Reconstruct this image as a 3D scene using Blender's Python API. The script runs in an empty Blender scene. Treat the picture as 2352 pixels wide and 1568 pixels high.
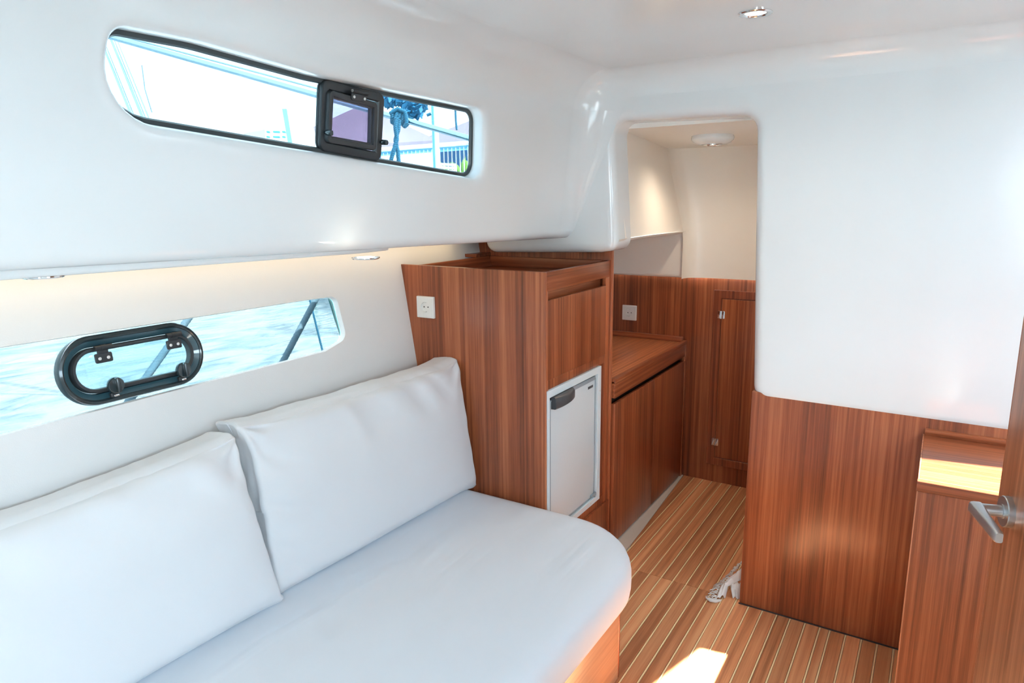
import bpy, bmesh, math, random
from mathutils import Vector, Matrix, noise
random.seed(7)
R = math.radians
sc = bpy.context.scene
COL = sc.collection

# ------------------------------------------------------------------ camera
FPX = 1568.0
YAW, PITCH, ROLL = R(32.268), R(11.625), R(-0.716)
C = Vector((0, 0, 1.5))
fw = Vector((-math.sin(YAW) * math.cos(PITCH), math.cos(YAW) * math.cos(PITCH), -math.sin(PITCH)))
rt0 = Vector((math.cos(YAW), math.sin(YAW), 0))
up0 = rt0.cross(fw)
rt = rt0 * math.cos(ROLL) + up0 * math.sin(ROLL)
up = up0 * math.cos(ROLL) - rt0 * math.sin(ROLL)
cam_d = bpy.data.cameras.new('camera')
cam = bpy.data.objects.new('camera', cam_d)
COL.objects.link(cam)
cam.matrix_world = Matrix(((rt.x, up.x, -fw.x, C.x), (rt.y, up.y, -fw.y, C.y), (rt.z, up.z, -fw.z, C.z), (0, 0, 0, 1)))
cam_d.sensor_width = 36
cam_d.lens = 24
cam_d.clip_start = 0.02
cam_d.clip_end = 500
sc.camera = cam

# ------------------------------------------------------------------ sky, sun, exposure
SKY = 13
w = bpy.data.worlds.new('World')
sc.world = w
w.use_nodes = True
nt = w.node_tree
nt.nodes.clear()
wo = nt.nodes.new('ShaderNodeOutputWorld')
bg = nt.nodes.new('ShaderNodeBackground')
tc = nt.nodes.new('ShaderNodeTexCoord')
mp = nt.nodes.new('ShaderNodeMapping')
mp.inputs['Scale'].default_value = (1, 1, 3)
ns = nt.nodes.new('ShaderNodeTexNoise')
ns.inputs['Scale'].default_value = 2.2
ns.inputs['Detail'].default_value = 6
cr = nt.nodes.new('ShaderNodeValToRGB')
cr.color_ramp.elements[0].position = 0.38
cr.color_ramp.elements[0].color = (0.68, 0.84, 1.0, 1)
cr.color_ramp.elements[1].position = 0.6
cr.color_ramp.elements[1].color = (0.90, 0.975, 1.0, 1)
nt.links.new(tc.outputs['Generated'], mp.inputs['Vector'])
nt.links.new(mp.outputs['Vector'], ns.inputs['Vector'])
nt.links.new(ns.outputs['Fac'], cr.inputs['Fac'])
nt.links.new(cr.outputs['Color'], bg.inputs['Color'])
bg.inputs['Strength'].default_value = SKY
nt.links.new(bg.outputs['Background'], wo.inputs['Surface'])

sun_d = bpy.data.lights.new('sun', 'SUN')
sun_d.energy = 44
sun_d.angle = R(0.6)
sun_d.color = (1.0, 0.96, 0.91)
sun = bpy.data.objects.new('sun', sun_d)
COL.objects.link(sun)
SD = Vector((-0.632, -0.10, -1.0)).normalized()
sun.rotation_euler = SD.to_track_quat('-Z', 'Y').to_euler()
sun.location = (3, 1, 5)

def portal(name, loc, direction, sx, sy):
    d = bpy.data.lights.new(name, 'AREA')
    d.shape = 'RECTANGLE'
    d.size, d.size_y = sx, sy
    d.cycles.is_portal = True
    o = bpy.data.objects.new(name, d)
    COL.objects.link(o)
    o.location = loc
    o.rotation_euler = Vector(direction).to_track_quat('-Z', 'Y').to_euler()

sc.view_settings.view_transform = 'Standard'
sc.view_settings.look = 'None'
sc.view_settings.gamma = 1
sc.view_settings.use_curve_mapping = False
sc.view_settings.exposure = 0.68
sc.cycles.max_bounces = 12
sc.cycles.diffuse_bounces = 8
sc.cycles.glossy_bounces = 4
sc.cycles.transmission_bounces = 6
sc.cycles.transparent_max_bounces = 12
sc.cycles.sample_clamp_indirect = 6
sc.cycles.caustics_reflective = False
sc.cycles.caustics_refractive = False
sc.cycles.use_denoising = True

# ------------------------------------------------------------------ point helpers
def ray(x, y):
    return rt * ((x - 1176) / FPX) - up * ((y - 784) / FPX) + fw
def onp(x, y, q, n):
    d = ray(x, y); q = Vector(q); n = Vector(n)
    return C + d * ((q - C).dot(n) / d.dot(n))
def onx(x, y, X): return onp(x, y, (X, 0, 0), (1, 0, 0))
def ony(x, y, Y): return onp(x, y, (0, Y, 0), (0, 1, 0))
def onz(x, y, Z): return onp(x, y, (0, 0, Z), (0, 0, 1))
def atd(x, y, d): return C + ray(x, y) * d

# ------------------------------------------------------------------ materials
def new_mat(name):
    m = bpy.data.materials.new(name)
    m.use_nodes = True
    n = m.node_tree
    b = n.nodes['Principled BSDF']
    return m, n, b
def setin(b, **k):
    for a, v in k.items():
        a = a.replace('_', ' ')
        if a in b.inputs:
            b.inputs[a].default_value = v
def srgb(r, g, b):
    f = lambda c: (c / 255 / 12.92) if c / 255 <= 0.04045 else ((c / 255 + 0.055) / 1.055) ** 2.4
    return (f(r), f(g), f(b), 1)
def plain(name, col, rough=0.5, metal=0.0, bump=0.0, bscale=200, coat=0.0, spec=0.5):
    m, n, b = new_mat(name)
    setin(b, Base_Color=col, Roughness=rough, Metallic=metal, Coat_Weight=coat, Specular_IOR_Level=spec)
    t = n.nodes.new('ShaderNodeTexCoord')
    nz = n.nodes.new('ShaderNodeTexNoise')
    nz.inputs['Scale'].default_value = bscale
    nz.inputs['Detail'].default_value = 3
    n.links.new(t.outputs['Object'], nz.inputs['Vector'])
    # slight tone variation so that no surface is perfectly uniform
    mx = n.nodes.new('ShaderNodeMix'); mx.data_type = 'RGBA'
    mx.inputs[6].default_value = col
    mx.inputs[7].default_value = (col[0] * 0.93, col[1] * 0.93, col[2] * 0.93, 1)
    n.links.new(nz.outputs['Fac'], mx.inputs[0])
    n.links.new(mx.outputs[2], b.inputs['Base Color'])
    if bump:
        bp = n.nodes.new('ShaderNodeBump')
        bp.inputs['Strength'].default_value = bump
        bp.inputs['Distance'].default_value = 0.001
        n.links.new(nz.outputs['Fac'], bp.inputs['Height'])
        n.links.new(bp.outputs['Normal'], b.inputs['Normal'])
    return m
def gelcoat(name, col, rough=0.09):
    m, n, b = new_mat(name)
    setin(b, Base_Color=col, Roughness=rough, Specular_IOR_Level=0.5)
    t = n.nodes.new('ShaderNodeTexCoord')
    nz = n.nodes.new('ShaderNodeTexNoise')
    nz.inputs['Scale'].default_value = 3.0
    nz.inputs['Detail'].default_value = 1
    n.links.new(t.outputs['Object'], nz.inputs['Vector'])
    bp = n.nodes.new('ShaderNodeBump')
    bp.inputs['Strength'].default_value = 0.25
    bp.inputs['Distance'].default_value = 0.01
    n.links.new(nz.outputs['Fac'], bp.inputs['Height'])
    n.links.new(bp.outputs['Normal'], b.inputs['Normal'])
    return m
def wood(name, grain='z', tint=(1, 1, 1), dark=(0.120, 0.030, 0.013), mid=(0.265, 0.070, 0.027), light=(0.42, 0.135, 0.055), rough=0.3, cross=1.0, vary=0.25, coat=0.15):
    m, n, b = new_mat(name)
    L = n.links
    t = n.nodes.new('ShaderNodeTexCoord')
    oi = n.nodes.new('ShaderNodeObjectInfo')
    mul = n.nodes.new('ShaderNodeMath'); mul.operation = 'MULTIPLY'; mul.inputs[1].default_value = 37.0
    L.new(oi.outputs['Random'], mul.inputs[0])
    cmb = n.nodes.new('ShaderNodeCombineXYZ')
    for i in range(3): L.new(mul.outputs[0], cmb.inputs[i])
    def noise_at(cs, gs, detail, dist=0.0):
        sx = {'x': (gs, cs, cs), 'y': (cs, gs, cs), 'z': (cs, cs, gs)}[grain]
        mpn = n.nodes.new('ShaderNodeMapping'); mpn.inputs['Scale'].default_value = sx
        L.new(t.outputs['Object'], mpn.inputs['Vector'])
        ad = n.nodes.new('ShaderNodeVectorMath'); ad.operation = 'ADD'
        L.new(mpn.outputs[0], ad.inputs[0]); L.new(cmb.outputs[0], ad.inputs[1])
        nn = n.nodes.new('ShaderNodeTexNoise'); nn.inputs['Scale'].default_value = 1.0
        nn.inputs['Detail'].default_value = detail; nn.inputs['Distortion'].default_value = dist
        L.new(ad.outputs[0], nn.inputs['Vector'])
        return nn.outputs['Fac']
    a = noise_at(13 * cross, 0.35, 3)
    f = noise_at(95 * cross, 0.9, 3)
    g = noise_at(420 * cross, 9, 2)
    def scale(v, s, off=0.0):
        q = n.nodes.new('ShaderNodeMath'); q.operation = 'MULTIPLY_ADD'
        L.new(v, q.inputs[0]); q.inputs[1].default_value = s; q.inputs[2].default_value = off
        return q.outputs[0]
    def add(u, v):
        q = n.nodes.new('ShaderNodeMath'); q.operation = 'ADD'
        L.new(u, q.inputs[0]); L.new(v, q.inputs[1]); return q.outputs[0]
    s = add(add(scale(a, 0.85), scale(f, 0.90)), scale(g, 0.35))
    s = scale(s, 1.0, -0.55)
    rp = n.nodes.new('ShaderNodeValToRGB')
    e = rp.color_ramp.elements
    e[0].position = 0.24; e[0].color = tuple(dark[i] * tint[i] for i in range(3)) + (1,)
    e[1].position = 0.80; e[1].color = tuple(light[i] * tint[i] for i in range(3)) + (1,)
    k = e.new(0.52); k.color = tuple(mid[i] * tint[i] for i in range(3)) + (1,)
    L.new(s, rp.inputs['Fac'])
    hv = n.nodes.new('ShaderNodeHueSaturation')
    L.new(rp.outputs['Color'], hv.inputs['Color'])
    vv = scale(oi.outputs['Random'], vary, 1.0 - vary / 2)
    L.new(vv, hv.inputs['Value'])
    L.new(hv.outputs['Color'], b.inputs['Base Color'])
    bp = n.nodes.new('ShaderNodeBump'); bp.inputs['Strength'].default_value = 0.12; bp.inputs['Distance'].default_value = 0.0006
    L.new(f, bp.inputs['Height']); L.new(bp.outputs['Normal'], b.inputs['Normal'])
    setin(b, Roughness=rough, Coat_Weight=coat, Coat_Roughness=0.18, Specular_IOR_Level=0.4)
    return m
def fabric(name, col, rough=0.75, weave=900, wrinkle=0.0, wdir=(1, 1, 1), weave_strength=0.15):
    m, n, b = new_mat(name)
    L = n.links
    setin(b, Base_Color=col, Roughness=rough, Sheen_Weight=0.15, Specular_IOR_Level=0.25)
    t = n.nodes.new('ShaderNodeTexCoord')
    n1 = n.nodes.new('ShaderNodeTexNoise'); n1.inputs['Scale'].default_value = weave; n1.inputs['Detail'].default_value = 2
    L.new(t.outputs['Object'], n1.inputs['Vector'])
    bp = n.nodes.new('ShaderNodeBump'); bp.inputs['Strength'].default_value = weave_strength; bp.inputs['Distance'].default_value = 0.0006
    L.new(n1.outputs['Fac'], bp.inputs['Height'])
    if wrinkle:
        mpn = n.nodes.new('ShaderNodeMapping'); mpn.inputs['Scale'].default_value = wdir
        L.new(t.outputs['Object'], mpn.inputs['Vector'])
        n2 = n.nodes.new('ShaderNodeTexNoise'); n2.inputs['Scale'].default_value = 2.2; n2.inputs['Detail'].default_value = 2
        n2.inputs['Distortion'].default_value = 0.6
        L.new(mpn.outputs[0], n2.inputs['Vector'])
        b2 = n.nodes.new('ShaderNodeBump'); b2.inputs['Strength'].default_value = wrinkle; b2.inputs['Distance'].default_value = 0.02
        L.new(n2.outputs['Fac'], b2.inputs['Height'])
        L.new(b2.outputs['Normal'], bp.inputs['Normal'])
    L.new(bp.outputs['Normal'], b.inputs['Normal'])
    return m
def glass(name, tint, gloss=0.04):
    m = bpy.data.materials.new(name); m.use_nodes = True
    n = m.node_tree; n.nodes.clear()
    o = n.nodes.new('ShaderNodeOutputMaterial')
    tr = n.nodes.new('ShaderNodeBsdfTransparent'); tr.inputs['Color'].default_value = tint
    gl = n.nodes.new('ShaderNodeBsdfGlossy'); gl.inputs['Roughness'].default_value = 0.02
    fr = n.nodes.new('ShaderNodeFresnel'); fr.inputs['IOR'].default_value = 1.3
    mx = n.nodes.new('ShaderNodeMixShader')
    geo = n.nodes.new('ShaderNodeNewGeometry')
    inv = n.nodes.new('ShaderNodeMath'); inv.operation = 'SUBTRACT'; inv.inputs[0].default_value = 1.0
    n.links.new(geo.outputs['Backfacing'], inv.inputs[1])
    mu = n.nodes.new('ShaderNodeMath'); mu.operation = 'MULTIPLY'
    n.links.new(fr.outputs[0], mu.inputs[0]); n.links.new(inv.outputs[0], mu.inputs[1])
    tm = n.nodes.new('ShaderNodeMix'); tm.data_type = 'RGBA'
    tm.inputs[6].default_value = tint; tm.inputs[7].default_value = (1, 1, 1, 1)
    n.links.new(geo.outputs['Backfacing'], tm.inputs[0]); n.links.new(tm.outputs[2], tr.inputs['Color'])
    n.links.new(mu.outputs[0], mx.inputs[0]); n.links.new(tr.outputs[0], mx.inputs[1]); n.links.new(gl.outputs[0], mx.inputs[2])
    n.links.new(mx.outputs[0], o.inputs['Surface'])
    return m
def emit(name, col, s):
    m = bpy.data.materials.new(name); m.use_nodes = True
    n = m.node_tree; n.nodes.clear()
    o = n.nodes.new('ShaderNodeOutputMaterial'); e = n.nodes.new('ShaderNodeEmission')
    e.inputs['Color'].default_value = col; e.inputs['Strength'].default_value = s
    n.links.new(e.outputs[0], o.inputs['Surface'])
    return m

M = dict(
    gel=gelcoat('white_gelcoat', (0.68, 0.715, 0.73, 1), 0.12),
    gel_fore=gelcoat('cream_gelcoat', (0.82, 0.79, 0.74, 1), 0.3),
    hull=fabric('hull_lining_vinyl', (0.72, 0.72, 0.72, 1), 0.6, 350, weave_strength=0.5),
    wz=wood('veneer_vertical', 'z'),
    wx=wood('veneer_along_x', 'x'),
    wy=wood('veneer_along_y', 'y'),
    edge=wood('veneer_edge', 'z', tint=(1.15, 1.2, 1.25), vary=0.05),
    plank=wood('teak_plank', 'y', dark=(0.40, 0.150, 0.062), mid=(0.62, 0.265, 0.118), light=(0.74, 0.37, 0.18), rough=0.42, cross=0.8, vary=0.35, coat=0.05),
    holly=plain('holly_inlay', srgb(246, 218, 168), 0.45),
    slot_shade=plain('groove_shade', (0.02, 0.012, 0.008, 1), 0.6),  # near-black stands in for the shade inside slots and gaps
    grp=plain('grp_floor_edge', srgb(205, 196, 186), 0.35),
    cushion=fabric('cushion_vinyl', (0.66, 0.68, 0.71, 1), 0.62, 700, 0.35, (1, 1, 1)),
    seat=fabric('seat_vinyl', (0.67, 0.72, 0.78, 1), 0.58, 700, 0.5, (4, 0.9, 1)),
    black=plain('black_anodised', (0.022, 0.026, 0.03, 1), 0.38, 0.0, 0.1, 300),
    blackp=plain('black_gloss_plastic', (0.018, 0.03, 0.036, 1), 0.16, coat=0.3),
    ring_refl=plain('ring_painted_reflection', (.035, .085, .11, 1), 0.12, coat=0.6),  # teal stands in for what the black ring reflects
    seal=plain('black_rubber', (0.02, 0.03, 0.034, 1), 0.3),
    chrome=plain('chrome', (0.82, 0.83, 0.84, 1), 0.12, 1.0),
    steel=plain('brushed_steel', (0.50, 0.52, 0.54, 1), 0.33, 1.0, 0.1, 500),
    stainless=plain('stainless_tube', (0.38, 0.52, 0.60, 1), 0.12, 1.0),
    screw=plain('screw_steel', (0.75, 0.75, 0.74, 1), 0.3, 0.9),
    socket=plain('socket_plastic', srgb(232, 230, 226), 0.3),
    hole=plain('socket_hole', (0.01, 0.01, 0.01, 1), 0.8),
    fridge=plain('fridge_white', srgb(205, 214, 219), 0.32),
    fridgef=plain('fridge_frame', srgb(214, 226, 232), 0.35),
    fgrey=plain('fridge_grey', srgb(140, 152, 160), 0.4),
    fhandle=plain('fridge_handle', srgb(72, 74, 78), 0.35),
    glass=glass('window_glass', (0.10, 0.135, 0.148, 1)),
    glass_sb=glass('starboard_glass', (0.76, 0.88, 0.93, 1)),
    glass_low=glass('hull_glass', (0.072, 0.095, 0.10, 1)),
    glass_port=glass('portlight_glass', (0.50, 0.40, 0.53, 1)),
    glass_clear=glass('clear_acrylic', (0.70, 0.88, 0.94, 1)),
    lamp=emit('lamp_lens', (1.0, 0.86, 0.66, 1), 9),
    led=emit('led_strip', (1.0, 0.74, 0.42, 1), 4.5),
    rope=plain('blue_grey_rope', (.16, .23, .28, 1), 0.9),
    rope_dark=plain('dark_teal_rope', srgb(24, 92, 118), 0.8),
    fender=plain('teal_fender', (.02, .16, .15, 1), 0.8, bump=0.6, bscale=90),
    fender_dark=plain('dark_blue_fender_edge', srgb(14, 40, 56), 0.6),
    wpaint=plain('white_paint', (0.75, 0.82, 0.86, 1), 0.5),
    bpaint_shade=plain('pale_blue_paint_and_shade', srgb(96, 160, 200), 0.5),
    mint=plain('pale_green_paint', srgb(120, 168, 165), 0.5),
    canvas=plain('canopy_canvas', srgb(150, 132, 142), 0.8),
    leafd=plain('dark_leaf', srgb(16, 104, 142), 0.7),
    leafy=plain('yellow_green_leaf', srgb(120, 150, 60), 0.6),
    bwall=plain('blue_wall', srgb(6, 62, 98), 0.7),
    glasswin=plain('far_window', srgb(60, 150, 175), 0.4),
    far=plain('far_building', (0.7, 0.75, 0.78, 1), 0.8),
    towel=fabric('towel_cotton', (0.72, 0.70, 0.68, 1), 0.9, 400, weave_strength=0.6),
    pebble=plain('dark_gasket', (0.03, 0.02, 0.02, 1), 0.6),
)

# ------------------------------------------------------------------ mesh helpers
class MB:
    def __init__(s): s.v = []; s.f = []
    def add(s, vs, fs):
        o = len(s.v); s.v += [Vector(p) for p in vs]; s.f += [tuple(i + o for i in f) for f in fs]; return s
    def loft(s, loops, cap0=False, cap1=False, closed=True, ring=False):
        n = len(loops[0]); o = len(s.v)
        for lp in loops: s.v += [Vector(p) for p in lp]
        m = len(loops)
        for j in range(m if ring else m - 1):
            a = o + j * n; b = o + ((j + 1) % m) * n
            for i in range(n if closed else n - 1):
                k = (i + 1) % n
                s.f.append((a + i, a + k, b + k, b + i))
        if cap0: s.f.append(tuple(o + i for i in reversed(range(n))))
        if cap1: s.f.append(tuple(o + (m - 1) * n + i for i in range(n)))
        return s
    def box(s, x0, x1, y0, y1, z0, z1, r=0.0015, n=2):
        x0, x1 = sorted((x0, x1)); y0, y1 = sorted((y0, y1)); z0, z1 = sorted((z0, z1))
        r = min(r, (x1 - x0) * .45, (y1 - y0) * .45, (z1 - z0) * .45)
        F = Fr((0, 0, 0), (1, 0, 0), (0, 1, 0), (0, 0, 1))
        return s.prism([(x0, y0), (x1, y0), (x1, y1), (x0, y1)], [r] * 4, F, z0, z1, r, n)
    def prism(s, pts, rad, F, w0, w1, r=0.0015, n=2, r0=None):
        r0 = r if r0 is None else r0
        ls = []
        def arc(rr, base, sign, rev):
            k = 3 if n > 1 else 1
            A = [(rr * (1 - math.sin(i / k * math.pi / 2)), rr * (1 - math.cos(i / k * math.pi / 2))) for i in range(k + 1)]
            A = [(a, base + sign * b) for a, b in A]
            return A[::-1] if rev else A
        prof = arc(r0, w0, 1, False) + arc(r, w1, -1, True)
        for off, wv in prof:
            ls.append([F.p(u, v, wv) for u, v in roundpoly(pts, rad, off, n)])
        return s.loft(ls, True, True)
    def tube(s, path, r, n=12, cap=True, radii=None):
        P = [Vector(p) for p in path]; loops = []
        T = [(P[min(i + 1, len(P) - 1)] - P[max(i - 1, 0)]).normalized() for i in range(len(P))]
        N = T[0].orthogonal().normalized()
        for i, p in enumerate(P):
            N = (N - T[i] * N.dot(T[i])).normalized(); B = T[i].cross(N)
            rr = radii[i] if radii else r
            loops.append([p + (N * math.cos(a) + B * math.sin(a)) * rr for a in [2 * math.pi * k / n for k in range(n)]])
        return s.loft(loops, cap, cap)
    def lathe(s, F, prof, n=32, cap0=True, cap1=True):
        return s.loft([[F.p(r * math.cos(2 * math.pi * k / n), r * math.sin(2 * math.pi * k / n), wv) for k in range(n)] for r, wv in prof], cap0, cap1)
    def build(s, name, mat, parent=None, angle=32, kind=None):
        me = bpy.data.meshes.new(name)
        base = Vector((0, 0, 0))
        p = parent
        while p is not None:
            base += p.location; p = p.parent
        me.from_pydata([tuple(v - base) for v in s.v], [], s.f)
        bm = bmesh.new(); bm.from_mesh(me)
        bmesh.ops.remove_doubles(bm, verts=bm.verts, dist=1e-6)
        bmesh.ops.recalc_face_normals(bm, faces=bm.faces)
        bm.to_mesh(me); bm.free()
        me.materials.append(mat)
        me.polygons.foreach_set('use_smooth', [True] * len(me.polygons))
        me.set_sharp_from_angle(angle=R(angle))
        o = bpy.data.objects.new(name, me); COL.objects.link(o)
        if parent is not None: o.parent = parent
        if kind: o['kind'] = kind
        return o
class Fr:
    def __init__(s, O, U, V, W=None):
        s.O = Vector(O); s.U = Vector(U).normalized(); s.V = Vector(V).normalized()
        s.W = s.U.cross(s.V) if W is None else Vector(W).normalized()
    def p(s, u, v, w=0): return s.O + s.U * u + s.V * v + s.W * w
    def at(s, u, v, w=0): return Fr(s.p(u, v, w), s.U, s.V, s.W)
def roundpoly(pts, rad, off=0.0, n=4):
    N = len(pts); out = []
    if not isinstance(rad, (list, tuple)): rad = [rad] * N
    P = [Vector((p[0], p[1])) for p in pts]
    for i in range(N):
        a, b, c = P[i - 1], P[i], P[(i + 1) % N]
        d1 = (b - a).normalized(); d2 = (c - b).normalized()
        n1 = Vector((-d1.y, d1.x)); n2 = Vector((-d2.y, d2.x))
        cr_ = d1.x * d2.y - d1.y * d2.x
        den = 1 + n1.dot(n2)
        q = b + (n1 + n2) * (off / den) if den > 1e-6 else b
        convex = cr_ > 0
        r = max(rad[i] - off, 0) if convex else max(rad[i] + off, 0)
        if rad[i] <= 0: r = 0
        ang = math.acos(max(-1, min(1, d1.dot(d2))))
        t = r * math.tan(ang / 2)
        cen = q - d1 * t + (n1 if convex else -n1) * r
        for k in range(n + 1):
            th = ang * k / n * (1 if convex else -1)
            v0 = (-n1 if convex else n1) * r
            out.append((cen.x + v0.x * math.cos(th) - v0.y * math.sin(th), cen.y + v0.x * math.sin(th) + v0.y * math.cos(th)))
    return out
def ring(mb, pts, rad, F, prof, n=5, closed=True):
    ls = [[F.p(u, v, wv) for u, v in roundpoly(pts, rad, off, n)] for off, wv in prof]
    return mb.loft(ls, ring=closed)
def rect(u0, u1, v0, v1): return [(u0, v0), (u1, v0), (u1, v1), (u0, v1)]
def fill(mb, outer, holes):
    """planar polygon with holes -> triangles"""
    bm = bmesh.new()
    es = []
    for lp in [outer] + holes:
        q = []
        for p in lp:
            if not q or (Vector(p) - q[-1]).length > 1e-6: q.append(Vector(p))
        if (q[0] - q[-1]).length < 1e-6: q.pop()
        vs = [bm.verts.new(p) for p in q]
        for i in range(len(vs)):
            if (vs[i].co - vs[(i + 1) % len(vs)].co).length > 1e-7:
                es.append(bm.edges.new((vs[i], vs[(i + 1) % len(vs)])))
    bmesh.ops.triangle_fill(bm, use_beauty=True, use_dissolve=False, edges=es)
    bm.verts.index_update()
    mb.add([v.co.copy() for v in bm.verts], [tuple(v.index for v in f.verts) for f in bm.faces])
    bm.free()
def tag(o, label=None, cat=None, group=None, kind=None):
    if label: o['label'] = label
    if cat: o['category'] = cat
    if group: o['group'] = group
    if kind: o['kind'] = kind
    return o
def thing(name, loc, label, cat, group=None, kind=None):
    o = bpy.data.objects.new(name, None); COL.objects.link(o)
    o.location = loc; o.empty_display_size = 0.05
    return tag(o, label, cat, group, kind)
def relabel(o, label): o['label'] = label; return o

# ================================================================== STRUCTURE
TAN = 0.12
tn = math.atan(TAN)
SIDE = Fr((-1.25, 0, 1.36), (0, 1, 0), (math.sin(tn), 0, math.cos(tn)))          # port cabin side, W points inboard
SIDER = Fr((1.25, 0, 1.36), (0, 1, 0), (-math.sin(tn), 0, math.cos(tn)))         # starboard (W outboard)
def on_side(x, y, w):
    q = onp(x, y, SIDE.p(0, 0, w), SIDE.W) - SIDE.O
    return (q.dot(SIDE.U), q.dot(SIDE.V))
G = [on_side(203, 262, -.044), on_side(1083, 408, -.044), on_side(1086, 252, -.044), on_side(700, 173, -.044), on_side(430, 98, -.044), on_side(232, 60, -.044)]   # glass outline (ccw in u,v)
GR = [0.085, 0.04, 0.04, .6, .6, 0.036]
GS = [(-1.45, .065), (1.05, .065), (1.05, .425), (-1.45, .425)]  # unseen starboard window, enlarged to throw more light on the port side
def zb(y): return 1.412 - 0.0235 * y
Y0, YB, RF = -1.6, 2.42, 0.09
NA = 6
def section(y, off):
    z = zb(y); zt = 1.95
    xs = -1.25 + TAN * (z - 1.36); xt = -1.25 + TAN * (zt - 1.36)
    P = [(-1.82, -.5), (1.82, -.5), (1.82, z), (-xs, z), (-xt, zt), (xt, zt), (xs, z), (-1.82, z)]
    rr = [0, 0, 0, .03, .135, .135, .03, 0]
    def pick(o):
        q = roundpoly(P, rr, o, NA); k = NA + 1
        a2 = q[2 * k]; a3 = q[3 * k:4 * k]; a4 = q[4 * k:5 * k]; a5 = q[5 * k:6 * k]; a6 = q[6 * k:7 * k]; a7 = q[7 * k]
        def sup(p, r_, d=.004):
            v = Vector(r_) - Vector(p); v.normalize(); return tuple(Vector(p) + v * d)
        s34 = [sup(a3[-1], a4[0]), sup(a4[0], a3[-1])]
        s45 = [sup(a4[-1], a5[0]), sup(a5[0], a4[-1])]
        s56 = [sup(a5[-1], a6[0]), sup(a6[0], a5[-1])]
        return [a2] + a3 + s34 + a4 + s45 + a5 + s56 + a6 + [a7]
    b = pick(0.0)
    if off > 0:
        o = pick(off)
        res = []
        for p, q in zip(b, o):
            t = max(0, min(1, (p[1] - (z + .01)) / .13)); t = t * t * (3 - 2 * t)
            xx = p[0] + (q[0] - p[0]) * t
            xx -= math.copysign(.8 * off * t * (abs(xx) / 1.2) ** 2, xx)
            res.append((xx, p[1] + (q[1] - p[1]) * t))
        b = res
    return [Vector((x, y, zz)) for x, zz in b]
NF = 8
stations = [(Y0, 0), (YB - RF - .004, 0)] + [(YB - RF + RF * math.sin(i / NF * math.pi / 2), RF * (1 - math.cos(i / NF * math.pi / 2))) for i in range(NF + 1)]
SEC = [section(y, o) for y, o in stations]
k = NA + 1
iS34 = 1 + k          # first support point right side plane
iS45 = iS34 + 2 + k
iS56 = iS45 + 2 + k
NS = len(SEC[0])
SUN_HOLE = [(0.54, 1.85), (0.95, 1.85), (0.985, 2.325), (0.665, 2.275)]  # unseen ceiling opening, added and shaped to throw the sun patches
COMP = rect(-0.45, 0.35, -1.45, -0.75)
def strip(mb, i0, i1, skip=None):
    for j in range(len(SEC) - 1):
        for i in range(i0, i1):
            if j == 0 and i == skip: continue
            a, b = SEC[j], SEC[j + 1]
            mb.add([a[i], a[i + 1], b[i + 1], b[i]], [(0, 1, 2, 3)])
REC = [(-.034, 0), (-.028, 0), (-.018, -.001), (-.0105, -.0032), (-.0055, -.007), (-.0025, -.013), (0, -.043), (0.010, -.046)]
def side_moulding(name, F, i0, i1, skip, sgn, G=G, GR=GR):
    mb = MB()
    strip(mb, i0, i1, skip)
    hole = [F.p(u, v, 0) for u, v in roundpoly(G, GR, REC[0][0], 8)]
    outer = [SEC[0][skip], SEC[0][skip + 1], SEC[1][skip + 1], SEC[1][skip]]
    fill(mb, outer, [hole])
    mb.loft([[F.p(u, v, wv * sgn) for u, v in roundpoly(G, GR, off, 8)] for off, wv in REC])
    return mb.build(name, M['gel'], kind='structure', angle=60)
wl = side_moulding('wall_upper_left', SIDE, iS56, NS - 1, iS56, 1)
wr = side_moulding('wall_upper_right', SIDER, 0, iS34 + 1, iS34, -1, GS, [.045] * 4)
tag(wl, 'glossy white moulded cabin side with the long window')
mb = MB()
strip(mb, iS34 + 1, iS56, iS45)
fill(mb, [SEC[0][iS45], SEC[0][iS45 + 1], SEC[1][iS45 + 1], SEC[1][iS45]],
     [[Vector((x, y, 1.95)) for x, y in SUN_HOLE]])
# coaming around the added sun opening
for poly in (SUN_HOLE,):
    ring(mb, poly, 0.001, Fr((0, 0, 1.95), (1, 0, 0), (0, 1, 0)), [(0, 0), (0, .03)], n=1, closed=False)
mb.build('ceiling', M['gel'], kind='structure', angle=60)

# front bulkhead with the doorway
BK = Fr((0, YB, 0), (-1, 0, 0), (0, 0, 1), (0, -1, 0))   # u = -x, v = z, w towards camera
def X(x): return -x
BO = [(X(1.8), .785), (X(-.525), .797), (X(-.568), 1.770), (X(-1.083), 1.785), (X(-1.052), 1.312), (X(-1.130), 1.300), (X(-1.40), 1.292), (X(-1.665), 1.285), (X(-1.665), 1.40), (X(-1.275), 1.42), (X(-1.235), 2.05), (X(1.8), 2.05)]
BRD = [0, .055, .055, .05, .045, .04, .3, .05, 0, 0, 0, 0]
mb = MB()
rb = .034
sup = [(.004 + rb, 0)] + [(rb * (1 - math.sin(i / 6 * math.pi / 2)), -rb * (1 - math.cos(i / 6 * math.pi / 2))) for i in range(7)] + [(0, -.14)]
loops = [[BK.p(u, v, wv) for u, v in roundpoly(BO, BRD, off, 6)] for off, wv in sup]
mb.loft(loops)
fill(mb, loops[0], [])
mb.build('wall_front', M['gel'], kind='structure', angle=60)

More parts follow.
